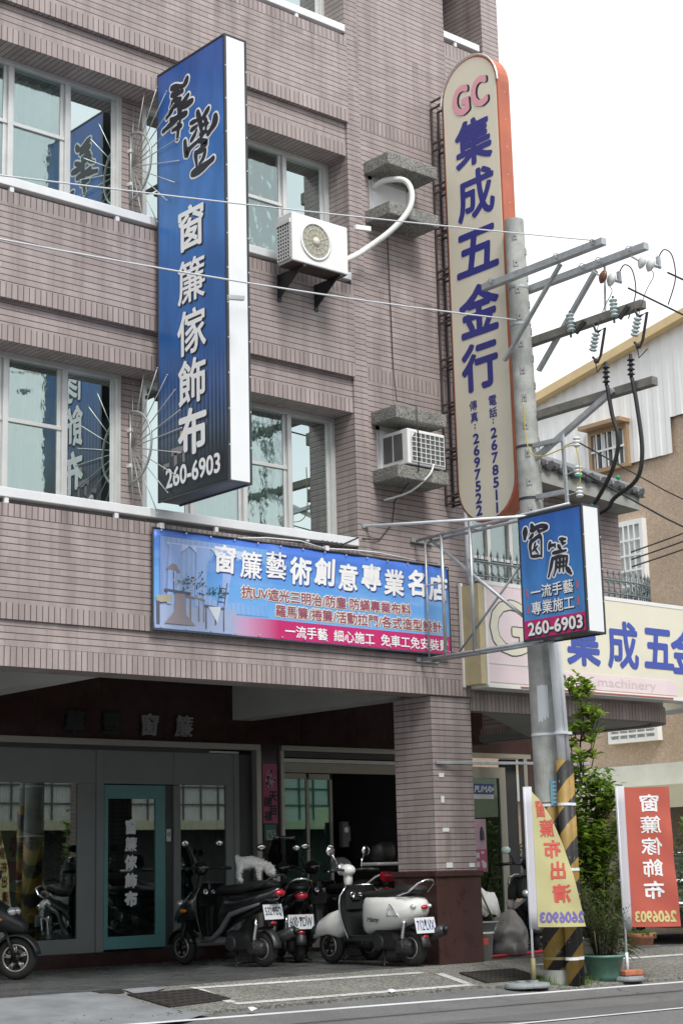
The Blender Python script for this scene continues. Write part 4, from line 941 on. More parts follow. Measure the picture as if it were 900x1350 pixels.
for mt, bo, dep in (('ink_cream', .10, .005), ('ink_maroon', .018, .009)):
    nm = 'lettering_outline' if mt == 'ink_cream' else 'lettering'
    line(nm, mt, '抗UV遮光三明治/防塵·防蟎專業布料', 11.02, 13.56, 4.115, .135, bo, dep, n=10)
    line(nm, mt, '羅馬簾/捲簾/活動拉門/各式造型設計', 11.50, 14.06, 3.945, .135, bo, dep, n=10)
line('lettering', 'ink_white', '一流手藝  細心施工  免車工免安裝費', 11.63, 14.16, 3.725, .135, .018, .011)
mb = MB()
for k in range(2):
    z = 3.612 if k == 0 else 4.70
    mb.tube([(9.85+4.37*i/12, bf(9.85+4.37*i/12, z)-.004, z) for i in range(13)], .011, 6)
for x in (9.855, 14.215): mb.tube([(x, 14.278, 3.61), (x, 14.278, 4.70)], .011, 6)
mb.build('edge_frame', 'black_frame', t)
mb = MB()
for i in range(14):
    x = 9.95+i*.325
    for z in (3.645, 4.672): mb.box(x, x+.016, 14.262, 14.268, z, z+.016)
mb.build('eyelet', 'alu', t)
mb = MB()
for x in (9.95, 12.25, 14.1): mb.box(x, x+.05, 14.27, 14.335, 4.70, 4.76)
mb.build('fixing_lug', 'white_metal', t)
for pts in ([(11.0, 14.30, 4.71), (11.4, 14.29, 4.76), (11.9, 14.3, 4.78), (12.27, 14.31, 4.73)], [(12.27, 14.31, 4.73), (12.7, 14.3, 4.76), (13.1, 14.3, 4.77), (13.7, 14.31, 4.74)]):
    mb = MB(); mb.tube(pts, .009, 6); tag(mb.build('tie_wire', 'pvc', None, smooth=True), 'pale loose wire drooping along the top of the blue banner', 'wire', 'loose wires above the banner')
# ============================================================ spiked climbing guards
for k, zc in enumerate((8.93, 5.66)):
    t = thing('spiked_guard', ['steel fan of spikes on the pier beside the upper part of the tall blue sign', 'steel fan of spikes on the pier beside the lower part of the tall blue sign'][k], 'spiked guard', (9.87, 14.74, zc), group='spiked guards between the windows')
    mb = MB(); mb.tube([(9.87, 14.72, zc-.42), (9.87, 14.72, zc+.42)], .014, 8)
    mb.tube([(9.87, 14.72-.4*sin(a), zc+.4*cos(a)) for a in [i*pi/16 for i in range(17)]], .014, 8); mb.build('half_ring', 'alu_dark', t, smooth=True)
    mb = MB()
    for i in range(13):
        a = radians(4+i*172/12); L_ = .72 if i in (0, 12) else .95
        mb.tube([(9.87, 14.70, zc), (9.87, 14.72-L_*sin(a), zc+L_*cos(a)+.02*sin(i*2.3))], .006, 5); mb.ell((9.87, 14.72-L_*sin(a), zc+L_*cos(a)+.02*sin(i*2.3)), (.010, .010, .010), 6, 4)
    mb.build('spike', 'alu_dark', t, smooth=True)
    mb = MB()
    for dz in (-.2, .2): mb.box(9.85, 9.89, 14.70, 14.765, zc+dz-.02, zc+dz+.02)
    mb.build('fixing_lug', 'white_metal', t)
# ============================================================ condenser unit on brackets
t = thing('condenser_unit', 'white split air conditioner outdoor unit on dark steel wall brackets', 'air conditioner', (11.9, 14.0, 7.9))
x0, x1, y0, y1, z0, z1 = 11.49, 12.34, 13.85, 14.12, 7.94, 8.53
mb = MB(); mb.box(x0, x1, y0, y1, z0, z1); mb.build('casing', 'white_metal', t, bevel=.012)
fx, fz = 11.84, 8.235
mb = MB(); mb.lathe([(.232, 0), (.232, -.012), (.205, -.016), (.205, 0)], (fx, y0, fz), 'Y', 32); mb.build('fan_ring', 'white_metal', t, smooth=True)
mb = MB(); mb.lathe([(.001, -.004), (.205, -.004)], (fx, y0, fz), 'Y', 32); mb.build('fan_well', 'fan_dark', t)
mb = MB()
for i in range(14): a = 2*pi*i/14; mb.tube([(fx, y0-.018, fz), (fx+.205*cos(a), y0-.012, fz+.205*sin(a))], .003, 4)
for r in (.09, .15): mb.torus((fx, y0-.014, fz), r, .003, 'Y', 28, 4)
mb.build('fan_guard', 'cream_hub', t)
mb = MB(); mb.lathe([(.001, -.03), (.045, -.028), (.05, -.015), (.05, 0)], (fx, y0, fz), 'Y', 18); mb.build('fan_hub', 'cream_hub', t, smooth=True)
mb = MB(); mb.box(x0-.006, x0-.001, y0+.03, y1-.02, z0+.03, z1-.1); mb.build('coil', 'louver_dark', t)
mb = MB()
for i in range(11): z = z0+.03+i*.043; mb.box(x0-.014, x0-.006, y0+.03, y1-.02, z, z+.012)
for i in range(6): y = y0+.03+i*.044; mb.box(x0-.013, x0-.006, y, y+.01, z0+.03, z1-.1)
mb.box(x0-.02, x0, y0+.02, y1, z1-.13, z1-.08); mb.build('side_grille', 'white_metal', t)
mb = MB(); mb.box(x0+.02, x1-.02, y0+.02, y1-.01, z0-.012, z0); mb.build('base_tray', 'rust_steel', t)
for xb in (11.66, 12.22):
    mb = MB(); mb.box(xb, xb+.04, 13.86, 14.33, 7.905, 7.925); mb.prism([(xb, 14.33, 7.905), (xb, 14.33, 7.62), (xb, 13.9, 7.905)], (.012, 0, 0)); mb.box(xb-.01, xb+.04, 14.31, 14.329, 7.6, 7.925); mb.build('support_bracket', 'dark_steel', t)
mb = MB(); mb.tube(curve([(12.33, 14.05, 8.14), (12.62, 14.10, 8.30), (12.92, 14.16, 8.50), (13.18, 14.0, 8.74), (13.37, 13.88, 9.0), (13.43, 13.86, 9.24), (13.40, 13.95, 9.44), (13.30, 14.2, 9.50), (13.28, 14.39, 9.46)]), .036, 10); 
tag(mb.build('refrigerant_pipe', 'hose_white', None, smooth=True), 'fat white insulated pipe curving from the condenser to the blanked opening', 'pipe')
# window unit
t = thing('window_unit', 'white box air conditioner sitting between the two lower stone ledges', 'air conditioner', (13.6, 14.1, 5.8))
mb = MB(); mb.box(13.28, 13.9, 13.93, 14.45, 5.815, 6.25); mb.build('casing', 'white_metal', t, bevel=.012)
mb = MB(); mb.box(13.335, 13.875, 13.922, 13.929, 5.85, 6.21); mb.build('coil', 'louver_dark', t)
mb = MB()
for i in range(8): x = 13.335+i*.54/7; mb.box(x-.004, x+.004, 13.915, 13.923, 5.85, 6.21)
for i in range(7): z = 5.85+i*.06; mb.box(13.335, 13.875, 13.914, 13.922, z-.004, z+.004)
mb.prism([(13.33, 13.918, 6.215), (13.40, 13.918, 6.215), (13.33, 13.918, 6.13)], (0, .01, 0)); mb.build('front_grille', 'white_metal', t)
mb = MB()
for y in (14.02, 14.2): mb.box(13.272, 13.281, y, y+.15, 5.88, 6.2)
mb.build('side_louvre', 'grey_plastic', t)
mb = MB(); mb.tube(curve([(13.68, 13.91, 5.85), (13.6, 13.92, 5.70), (13.45, 14.1, 5.52), (13.27, 14.37, 5.44)]), .013, 6); tag(mb.build('drain_hose', 'hose_white', None, smooth=True), 'thin pale drain hose hanging from the window air conditioner', 'hose')
mb = MB(); mb.tube([(13.46, 14.36, 8.9), (13.5, 14.385, 7.98), (13.51, 14.385, 7.2), (13.47, 14.3, 6.7), (13.44, 13.925, 6.54), (13.44, 13.91, 6.2), (13.44, 13.92, 5.75), (13.46, 14.38, 5.46), (13.41, 14.385, 5.17), (13.19, 14.385, 4.95), (12.9, 14.36, 4.93)], .007, 5)
tag(mb.build('wall_cable', 'cable_dark', None, smooth=True), 'thin dark cable hanging down the brick wall over the stone ledges', 'cable')
mb = MB(); mb.tube([(11.3, 14.335, 4.80), (11.9, 14.33, 4.78), (12.3, 14.33, 4.80), (12.5, 14.33, 4.79), (12.82, 14.34, 4.93)], .008, 5)
for i in range(5): mb.torus((12.25+i*.07, 14.32, 4.80), .03, .004, 'Y', 12, 4)
tag(mb.build('wall_cable', 'cable_dark', None, smooth=True), 'coiled dark cable lying under the window sill above the banner', 'cable')

# ============================================================ utility pole
PX, PY0, PY1 = 14.24, 12.80, 12.95
def pole_at(z): t_ = (z+.2)/9.; return Vector((PX+.02*t_, PY0+(PY1-PY0)*t_, z))
def pole_r(z): return .172-.056*(z+.2)/9.
t = thing('utility_pole', 'tall grey concrete utility pole with black and yellow striped foot and crossarms', 'utility pole', (PX, PY0, -.2))
mb = MB(); Z_ = [-.25, 1.76]; mb.rings([[pole_at(z)+Vector((pole_r(z)*cos(a), pole_r(z)*sin(a), 0)) for a in [2*pi*j/28 for j in range(28)]] for z in (1.78, 4, 6, 8, 8.8)]); mb.build('shaft', 'pole_concrete', t, smooth=False)
mb = MB(); mb.rings([[pole_at(z)+Vector(((pole_r(z)+.004)*cos(a), (pole_r(z)+.004)*sin(a), 0)) for a in [2*pi*j/28 for j in range(28)]] for z in (-.02, .8, 1.79)]); mb.build('striped_wrap', 'stripe_paint', t, smooth=True)
mb = MB(); mb.rings([[pole_at(z)+Vector((pole_r(z)*cos(a), pole_r(z)*sin(a), 0)) for a in [2*pi*j/28 for j in range(28)]] for z in (-.25, -.018)]); mb.build('foot', 'pole_concrete', t)
for i in range(26):
    z = 4.3+i*.17
    for a in ((-2.45 if i % 2 else -1.1),):
        c = pole_at(z)+Vector((cos(a), sin(a), 0))*(pole_r(z)-.004); n_ = Vector((cos(a), sin(a), 0)); tg = Vector((-sin(a), cos(a), 0))
        mb = MB(); mb.obox(c, n_*.012, tg*.03, Vector((0, 0, .045))); so_ = mb.build('step_socket', 'concrete', t, bevel=.006)
        mb = MB(); mb.obox(c+n_*.013, n_*.001, tg*.008, Vector((0, 0, .008))); mb.build('socket_hole', 'grate_hole', so_)
def band(z, mt, name, dr=.006, h=.03, extra=None):
    mb = MB(); c = pole_at(z); r = pole_r(z)+dr
    mb.lathe([(r-.01, -h/2), (r, -h/2), (r, h/2), (r-.01, h/2)], c, n=28); return mb.build(name, mt, t, smooth=False)
for z, mm in ((2.55, 'pvc'), (1.76, 'pvc'), (.1, 'bamboo'), (5.93, 'dark_steel'), (5.3, 'dark_steel'), (7.45, 'galv'), (7.92, 'galv')): band(z, mm, 'strap')
mb = MB(); c = pole_at(2.9)
for i in range(8):
    a0 = -2.85+i*.1; r = pole_r(2.9)+.003; k0 = .018*random.random(); k1 = .018*random.random()
    mb.quad(c+Vector((r*cos(a0), r*sin(a0), -.22+k0)), c+Vector((r*cos(a0+.1), r*sin(a0+.1), -.22+k1)), c+Vector((r*cos(a0+.1), r*sin(a0+.1), .21-k1)), c+Vector((r*cos(a0), r*sin(a0), .21-k0)))
mb.build('paper_residue', 'plate_white', t)
c = pole_at(1.9); a0 = -2.02; n_ = Vector((cos(a0), sin(a0), 0)); tg = Vector((-sin(a0), cos(a0), 0))
mb = MB(); mb.obox(c+n_*(pole_r(1.9)+.014), n_*.004, tg*.05, Vector((0, 0, .145))); tgp = mb.build('number_tag', 'pole_tag', t)
mb = MB()
for k in range(6): glyphs(mb, '中正路北七號'[k], c+n_*(pole_r(1.9)+.019)+Vector((0, 0, .11-k*.044)), tg, FZ, 1, .03, .002, fith=.034)
mb = MB()
for k in range(6):
    mb.obox(c+n_*(pole_r(1.9)+.0195)+Vector((0, 0, .11-k*.044)), n_*.0006, tg*.022, Vector((0, 0, .012)))
mb.build('tag_marking', 'plate_white', tgp)
# crossarms (towards the road)
def arm(y0, y1, z, x, wd, mt, name):
    mb = MB(); mb.bar((x, y0, z), (x, y1, z+.01), wd, wd); o = mb.build(name, mt, t, bevel=.006); return o
arm(13.28, 11.38, 7.98, 14.02, .085, 'galv', 'crossarm'); arm(13.25, 11.10, 7.93, 14.42, .085, 'galv', 'crossarm')
arm(12.98, 11.15, 7.24, 14.36, .10, 'wood_arm', 'crossarm'); arm(12.96, 11.06, 6.32, 14.36, .10, 'wood_arm', 'crossarm')
mb = MB(); mb.bar((14.06, 13.03, 7.0), (14.03, 12.05, 7.92), .05, .03); mb.bar((14.40, 12.80, 6.88), (14.40, 11.84, 7.86), .06, .04); mb.bar((14.24, 12.90, 5.72), (14.30, 11.60, 6.34), .06, .06); mb.build('brace', 'galv', t)
mb = MB(); mb.tube([(14.42, 11.72, 7.92), (14.40, 11.74, 7.20)], .014, 6); mb.build('tie_rod', 'galv', t)
for y, z, x in ((12.05, 7.98, 13.97), (11.5, 7.98, 13.97), (12.0, 7.93, 14.36), (11.75, 7.93, 14.36), (11.3, 7.93, 14.36), (13.1, 7.98, 13.97)): mb = MB(); mb.tube([(x, y, z), (x-.03, y, z)], .014, 6); mb.tube([(x-.01, y+.05, z+.03), (x-.03, y, z+.05), (x-.01, y-.05, z+.03)], .006, 4); mb.build('bolt', 'galv', t)
mb = MB()
for z in (5.92, 5.30): mb.bar(tuple(pole_at(z)+Vector((-.05, -.14, 0))), (14.22, 12.33, z-.01), .05, .05)
mb.bar((14.22, 12.33, 5.97), (14.22, 12.31, 5.16), .035, .035); mb.build('rack', 'galv', t)
def spool(p, ax, r, n, mt, name='insulator'):
    mb = MB(); p = Vector(p); ax = Vector(ax).normalized(); u_ = ax.cross(Vector((0, 0, 1)) if abs(ax.z) < .9 else Vector((1, 0, 0))).normalized(); v_ = ax.cross(u_); R = []
    L_ = n*r*.9
    for i in range(n*6+1):
        q = i/(n*6); rr = r*(.45+.55*abs(sin(q*n*pi)))
        R.append([p+ax*(q*L_)+rr*(cos(b)*u_+sin(b)*v_) for b in [2*pi*j/12 for j in range(12)]])
    mb.rings(R); return mb.build(name, mt, t, smooth=True)
for z in (5.82, 5.48, 5.23):
    mb = MB(); mb.tube([(14.22, 12.32, z), (14.22, 12.12, z+.02)], .008, 5); mb.build('spool_pin', 'galv', t); spool((14.22, 12.12, z-.05), (0, 0, 1), .045, 3, 'porcelain')
for (y, z, x), mt in (((11.09, 7.72, 14.25), 'porcelain'), ((11.66, 7.71, 14.25), 'porcelain_brown')):
    d = Vector((.45, -.25, -.13)); o = spool((x, y, z), d, .085, 1, mt); o2 = spool(Vector((x, y, z))+d.normalized()*.10, d, .09, 1, 'porcelain')
    e = Vector((x, y, z))+d.normalized()*.24
    mb = MB(); mb.tube([e-d.normalized()*.05, e+d.normalized()*.03], .02, 6); mb.obox(e+Vector((0, 0, .06)), (.02, 0, 0), (0, .02, 0), (0, 0, .06)); mb.tube([(x, y, z), Vector((x, y+.1, z+.08))], .012, 5); mb.build('dead_end_clamp', 'galv', t)
    mb = MB(); mb.tube(curve([e+Vector((0, 0, .1)), e+Vector((.05, -.05, .2)), e+Vector((.1, -.12, .12)), e+Vector((.12, -.13, -.15)), e+Vector((.06, -.05, -.45))]), .008, 5); mb.build('jumper', 'cable_dark', t, smooth=True)
for y in (12.15, 11.50):
    spool((14.26, y, 7.39), (0, -.05, -1), .05, 5, 'poly_grey', 'arrester')
    mb = MB(); mb.tube([(14.26, y, 7.42), (14.26, y, 7.1)], .014, 6); mb.bar((14.28, y-.06, 7.14), (14.28, y-.2, 7.25), .03, .05); mb.build('arrester_stem', 'dark_steel', t)
for y, z in ((11.77, 7.06), (11.16, 7.08)):
    spool((14.26, y, z), (.02, .12, -.3), .05, 5, 'poly_grey', 'fuse_insulator')
    mb = MB(); a = Vector((14.26, y, z)); b = a+Vector((.02, .09, -.25))
    mb.tube([a+Vector((.0, -.02, .0)), a+Vector((0, -.13, .02)), b+Vector((0, -.12, -.02))], .018, 6); mb.tube([b+Vector((0, 0, -.02)), b+Vector((0, -.07, -.10)), b+Vector((0, -.12, -.02))], .016, 6); mb.tube([a, a+Vector((.05, .08, .12)), (14.36, y+.06, 7.2)], .016, 6); mb.ell(b+Vector((0, -.05, -.08)), (.03, .035, .03), 8, 5); mb.build('fuse_cutout', 'dark_steel', t)
    mb = MB(); mb.tube([b+Vector((.0, -.03, -.05)), b+Vector((.04, -.02, -.2)), (14.26, y-.1, 6.68)], .007, 5); mb.tube(curve([a, a+Vector((.1, -.05, .3)), a+Vector((.2, -.1, .5)), a+Vector((.25, -.02, .62))]), .005, 5); mb.build('jumper', 'cable_dark', t, smooth=True)
for y, mid, end in ((11.66, (14.28, 11.56, 5.75), (14.3, 12.05, 5.06)), (11.30, (14.28, 11.24, 5.55), (14.3, 11.85, 4.98))):
    mb = MB(); mb.tube([(14.26, y, 6.68), (14.26, y+.01, 6.4)], .02, 8)
    for k in range(4): mb.lathe([(.018, -.02), (.045, -.012), (.018, .015)], (14.26, y+.003*k, 6.62-k*.055), n=12)
    mb.build('cable_terminal', 'black_rubber', t, smooth=True)
    mb = MB(); P = [Vector((14.26, y, 6.4)), Vector((14.27, y-.04, 6.05)), Vector(mid), Vector(mid)+Vector((0, .10, -.3)), Vector(end)+Vector((0, -.16, .12)), Vector(end), Vector((14.3, 12.5, 4.9))]
    mb.tube(curve(P), .024, 8); mb.build('riser_cable', 'black_rubber', t, smooth=True)
mb = MB(); mb.tube(curve([(14.1, 12.8, 6.45), (14.12, 12.78, 5.9), (14.15, 12.6, 5.75), (14.2, 12.2, 5.8), (14.2, 12.1, 5.7), (14.2, 12.08, 5.4), (14.2, 12.14, 5.24)]), .007, 5); mb.build('earth_wire', 'cable_yellow', t, smooth=True)
mb = MB()
for p in ((14.28, 11.60, 5.32), (14.2, 12.09, 5.42), (14.3, 12.0, 5.08)): mb.ell(p, (.028, .028, .028), 8, 5)
mb.build('tape', 'tape_green', t)
# conduits strapped to the pole
for dx, dy, z1, r in ((-.06, -.245, 4.6, .048), (.06, -.215, 4.3, .040)):
    tt = thing('conduit', ['fat pale conduit strapped to the right of the utility pole', 'slim pale conduit behind the fat conduit on the utility pole'][0 if r > .045 else 1], 'conduit', (PX+dx, PY0+dy, -.2))
    mb = MB(); mb.tube([Vector((PX+dx, PY0+dy, 2.22)), pole_at(z1)+Vector((dx, dy+.03, 0))], r, 14); mb.build('upper_pipe', 'pvc', tt, smooth=True)
    mb = MB(); mb.tube([(PX+dx, PY0+dy, -.22), (PX+dx, PY0+dy, 2.24)], r+.026, 14); mb.build('striped_sleeve', 'stripe_paint', tt, smooth=True)
    mb = MB()
    for z in (.1, 1.05, 1.76, 2.55): mb.tube([(PX+dx, PY0+dy, z-.015), (PX+dx, PY0+dy, z+.015)], r+.032, 14)
    mb.build('strap', 'pvc', tt)
# ============================================================ overhead wires
def sagw(name, label, a, b, sag, r, mt, n=14, group=None):
    a, b = Vector(a), Vector(b); mb = MB(); mb.tube([a.lerp(b, i/n)-Vector((0, 0, 4*sag*(i/n)*(1-i/n))) for i in range(n+1)], r, 5)
    return tag(mb.build(name, mt, None, smooth=True), label, 'wire', group)
sagw('overhead_wire', 'pale overhead wire crossing in front of the upper windows and the condenser', (3.0, 12.6, 6.78), (14.0, 11.5, 8.03), .06, .008, 'cable_white')
sagw('overhead_wire', 'pale overhead wire ending at a clamp on the pole below its top crossarms', (3.0, 12.7, 6.62), (14.10, 12.85, 7.47), .14, .010, 'cable_white')
mb = MB(); mb.obox((9.80, 12.72, 6.80), (.10, 0, .015), (0, .02, 0), (0, 0, .025)); tag(mb.build('wire_clamp', 'galv', None, bevel=.005), 'small pale splice clamp on the wire crossing the tall blue sign', 'clamp')
mb = MB(); mb.obox((11.50, 12.66, 7.94), (.11, 0, .015), (0, .022, 0), (0, 0, .028)); tag(mb.build('wire_clamp', 'white_metal', None, bevel=.005), 'white splice clamp on the wire in front of the condenser', 'clamp')
sagw('power_line', 'dark power line leaving the outermost white insulator to the right', (14.55, 10.93, 7.60), (40, 11.5, 9.2), .9, .012, 'cable_dark')
sagw('power_line', 'dark power line leaving the brown insulator to the right', (14.55, 11.50, 7.58), (40, 12.2, 8.4), .9, .012, 'cable_dark')
for k in range(3): sagw('service_wire', ['upper', 'middle', 'lower'][k]+' of three parallel black wires in front of the brown wall', (24.5, 19.7, 6.83-k*.14), (24.5, 16.5, 7.26-k*.16), .01, .016, 'cable_dark', 6, 'black wires by the brown wall')
sagw('service_wire', 'thin dark service wire running from the pole rack down past the tiled roof', (14.24, 12.1, 5.82), (40, 15.5, 9.0), 1.9, .009, 'cable_dark')
sagw('service_wire', 'dark wire running from the lower pole rack towards the brown wall', (14.24, 12.1, 5.48), (40, 15.6, 7.4), 1.6, .012, 'cable_dark')
# ============================================================ scooters
def sect(mb, secs, n=16, m=0, y0=0.):
    """secs: (x, zc, halfwidth, halfheight, exponent, lean)"""
    R = []
    for s in secs:
        x, zc, hw, hh = s[:4]; e = s[4] if len(s) > 4 else 2.6; ln_ = s[5] if len(s) > 5 else 0
        ring = []
        for j in range(n):
            a = 2*pi*j/n; c, q = cos(a), sin(a)
            yy = hw*math.copysign(abs(c)**(2/e), c); zz = hh*math.copysign(abs(q)**(2/e), q)
            ring.append((x+ln_*zz, y0+yy, zc+zz))
        R.append(ring)
    return mb.rings(R, m)
def arcband(mb, c, R, a0, a1, w0, w1, crown=.35, n=14, k=7, m=0):
    rings = []
    for i in range(n+1):
        a = a0+(a1-a0)*i/n; wd = w0+(w1-w0)*i/n; ring = []
        for side in (0, 1):
            for j in range(k):
                q = -1+2*j/(k-1); q = q if side == 0 else -q
                r = R-crown*wd*q*q*(1.0)-(0 if side == 0 else .012)
                ring.append((c[0]+r*cos(a), c[1]+wd*q, c[2]+r*sin(a)))
        rings.append(ring)
    return mb.rings(rings, m)
def scooter(label, pos, hd, P, group='scooters parked in the arcade'):
    t = thing('motor_scooter', label, 'scooter', pos, hd, group); t.scale = (1.1,)*3; SH = P.get('sh', .17); DZ = P.get('dz', 0.)
    L = dict(local=True); wb = P.get('wb', 1.27); r = P.get('r', .19); body = P['body']; shield = P.get('shield', body)
    for k, x in enumerate((0, wb)):
        mb = MB(); mb.torus((x, 0, r), r-.05, .05, 'Y', 32, 10, sq=.95 if k else 1.05); ty = mb.build('wheel', 'tyre', t, True, **L)
        mb = MB()
        for y in (-.035, .035): mb.torus((x, y, r), r-.085, .012, 'Y', 28, 6)
        for i in range(5):
            a = 2*pi*i/5+.4
            for s in (-.12, .12): mb.tube([(x+.03*cos(a), .03, r+.03*sin(a)), (x+(r-.085)*cos(a+s), .03, r+(r-.085)*sin(a+s))], .011, 5); mb.tube([(x+.03*cos(a), -.03, r+.03*sin(a)), (x+(r-.085)*cos(a+s), -.03, r+(r-.085)*sin(a+s))], .011, 5)
        mb.build('rim', 'rim_silver', ty, True, **L)
        mb = MB(); mb.lathe([(.001, -.06), (.045, -.055), (.045, .055), (.001, .06)], (x, 0, r), 'Y', 16); mb.lathe([(.085, .042), (.095, .046), (.095, .05), (.085, .054)], (x, 0, r), 'Y', 20); mb.build('hub', 'engine', ty, True, **L)
    hx, hz = wb-.30, P.get('hz', .93)
    mb = MB()
    for y in (-.075, .075): mb.tube([(wb, y, r), (wb-.055, y, r+.14), (wb-.10, y*.9, r+.28)], .02, 8)
    mb.tube([(wb-.09, 0, r+.22), (hx+.0, 0, hz-.03)], .035, 8); mb.build('fork', 'engine', t, True, **L)
    ffm = P.get('fender', body)
    mb = MB()
    if P.get('classic'):
        sect(mb, [(wb-.29, .48, .05, .10), (wb-.18, .43, .115, .16, 2.3), (wb-.02, .40, .125, .15, 2.2), (wb+.12, .36, .115, .125, 2.2), (wb+.23, .295, .075, .08, 2.2), (wb+.275, .25, .02, .03)])
        for i, v in enumerate(mb.v): mb.v[i] = (v[0], v[1], max(v[2], .26+.06*(1-min(1, abs(v[0]-wb)/.28))))
    else:
        arcband(mb, (wb, 0, r), r+.04, radians(8), radians(165), .075, .085)
    mb.build('front_fender', ffm, t, True, **L)
    # leg shield: a curved shell between floor and bars
    mb = MB(); rows = []
    for i in range(11):
        q = i/10; z = .28+(hz-.14-.28)*q; xs = wb-.42+.02*q+.06*sin(q*pi)*(1 if not P.get('classic') else .7)+(.10*(1-q)**3) if False else wb-.36-.02*(1-q)+.10*q*(1-q)
        hw = P.get('sw', .25 if P.get('classic') else .21)*(.80+.36*sin(min(1, q*1.25)*pi/1.0*.62))*(1 if q < .8 else 1-(q-.8)*1.6)
        rows.append([(xs-.10*(abs(j)/5)**2.2, hw*j/5, z) for j in range(-5, 6)])
    n_ = 11
    fr_ = [p for rr in rows for p in rr]; bk = [(p[0]-.025, p[1]*.97, p[2]) for p in fr_]
    F_ = [(i*n_+j, i*n_+j+1, (i+1)*n_+j+1, (i+1)*n_+j) for i in range(10) for j in range(10)]
    mb.add(fr_, F_, 0); mb.add(bk, [f[::-1] for f in F_], 1)
    edge = [rr[0] for rr in rows]+[rows[-1][j] for j in range(1, 11)]+[rr[-1] for rr in rows[-2::-1]]
    sh = mb.build('leg_shield', [P.get('front', body), shield], t, True, **L)
    mb = MB(); mb.tube([(p[0]-.012, p[1], p[2]) for p in edge], .011, 6); mb.build('shield_trim', P.get('trim', body), sh, True, **L)
    mb = MB(); mb.box(wb-.40, wb-.385, -.13, .13, hz-.40, hz-.22); mb.box(wb-.42, wb-.395, -.06, .06, hz-.30, hz-.27); mb.build('glove_box', shield, sh, bevel=.012, **L)
    mb = MB(); mb.lathe([(.001, .0), (.035, .0), (.035, -.012), (.026, -.014)], (wb-.41, .055, hz-.24), 'X', 14); mb.lathe([(.02, -.02), (.025, -.02), (.025, .0), (.02, .0)], (wb-.41, -.055, hz-.24), 'X', 12); mb.build('key_ring', 'chrome', sh, True, **L)
    if not P.get('classic'):      # nose cowl with lamp cluster
        mb = MB(); sect(mb, [(wb-.36, .70, .15, .20), (wb-.22, .66, .175, .19, 2.4, -.3), (wb-.06, .60, .15, .15, 2.2, -.45), (wb+.06, .545, .09, .09, 2.1, -.45), (wb+.11, .52, .03, .035)]); nc = mb.build('nose_cowl', P.get('front', body), t, True, **L)
        mb = MB()
        for y in (-.075, .075): mb.ell((wb-.035, y, .675), (.05, .05, .045), 12, 7)
        mb.build('headlight', 'lamp_clear', nc, True, **L)
        mb = MB()
        for y in (-.165, .165): mb.ell((wb-.16, y, .60), (.06, .02, .022), 10, 5)
        mb.build('front_indicator', 'amber_lens', nc, True, **L)
    # floor board, seat post tunnel, body shell
    mb = MB(); mb.box(.40, wb-.36, -.16, .16, .255, .305); mb.box(.44, wb-.40, -.165, .165, .305, .312); mb.build('floor_board', P.get('floor', 'grey_plastic'), t, bevel=.012, **L)
    mb = MB()
    if P.get('classic'):
        secs = [(.47, .52, .12, .20, 3), (.40, .53, .165, .22, 2.8), (.22, .545, .205, .20, 2.6), (.0, .555, .22, .185, 2.5), (-.18, .575, .195, .155, 2.4), (-.31, .60, .13, .11, 2.2), (-.36, .615, .05, .05)]
    else:
        secs = [(.47, .48, .11, .20, 3), (.40, .53, .145, .20, 2.8), (.20, .575, .165, .15, 2.6), (.0, .615, .165, .12, 2.5), (-.2, .665, .14, .095, 2.3), (-.36, .71, .095, .07, 2.2), (-.44, .735, .03, .03)]
    secs = [(q[0]+SH, q[1]+DZ, *q[2:]) for q in secs]; sect(mb, secs); bd = mb.build('body_shell', body, t, True, **L)
    if P.get('classic'):
        mb = MB()
        for y in (-1, 1):
            mb.tube([(SH-.06, y*.218, .64), (SH-.17, y*.20, .52), (SH-.02, y*.224, .52), (SH-.06, y*.218, .64)], .007, 5)
        mb.build('side_grille', 'chrome', bd, True, **L)
        mb = MB(); glyphs(mb, 'Many', (SH+.20, .213, .475), (-1, 0, 0), FZ, 1, .03, .004, fith=.06, shear=.3, sx=1.3); mb.build('script_badge', 'ink', bd, **L)
    else:
        mb = MB()
        for s in (-1, 1):
            mb.tube([(.80, s*.165, .27), (.62, s*.168, .30), (.48, s*.172, .40), (.34, s*.172, .49+DZ), (.12, s*.168, .545+DZ), (-.08, s*.14, .60+DZ)], [.02, .03, .033, .03, .026, .015], 8)
        mb.build('side_trim', 'grey_plastic' if not P.get('trimc') else P['trimc'], bd, True, **L)
    # seat
    zs = P.get('zs', .76)
    mb = MB(); sect(mb, [(q[0]+SH, *q[1:]) for q in [(.53, zs-.045, .06, .03), (.45, zs-.025, .115, .05, 2.6), (.25, zs-.015, .14, .055, 2.8), (.05, zs-.01, .145, .06, 2.8), (-.12, zs+.025, .14, .055, 2.8), (-.30, zs+.035, .115, .045, 2.6), (-.38, zs+.03, .05, .02)]]); mb.build('seat', 'black_seat', t, True, **L)
    gr = P.get('grab', 'chrome')
    mb = MB(); mb.tube([(x+SH, y, z) for x, y, z in [(-.12, .15, zs-.02), (-.28, .15, zs+.02), (-.40, .12, zs+.10), (-.44, .05, zs+.13), (-.44, -.05, zs+.13), (-.40, -.12, zs+.10), (-.28, -.15, zs+.02), (-.12, -.15, zs-.02)]], .013, 8); mb.build('grab_rail', gr, t, True, **L)
    # handlebar
    mb = MB(); mb.ell((hx+.02, 0, hz+.02), (.11, .085, .085) if not P.get('classic') else (.10, .085, .068), 16, 9); 
    if P.get('classic'): sect(mb, [(hx-.03, hz-.07, .03, .07), (hx+.03, hz-.08, .04, .09), (hx+.07, hz-.07, .02, .06)])
    hb = mb.build('handlebar_cowl', P.get('cowl', body), t, True, **L)
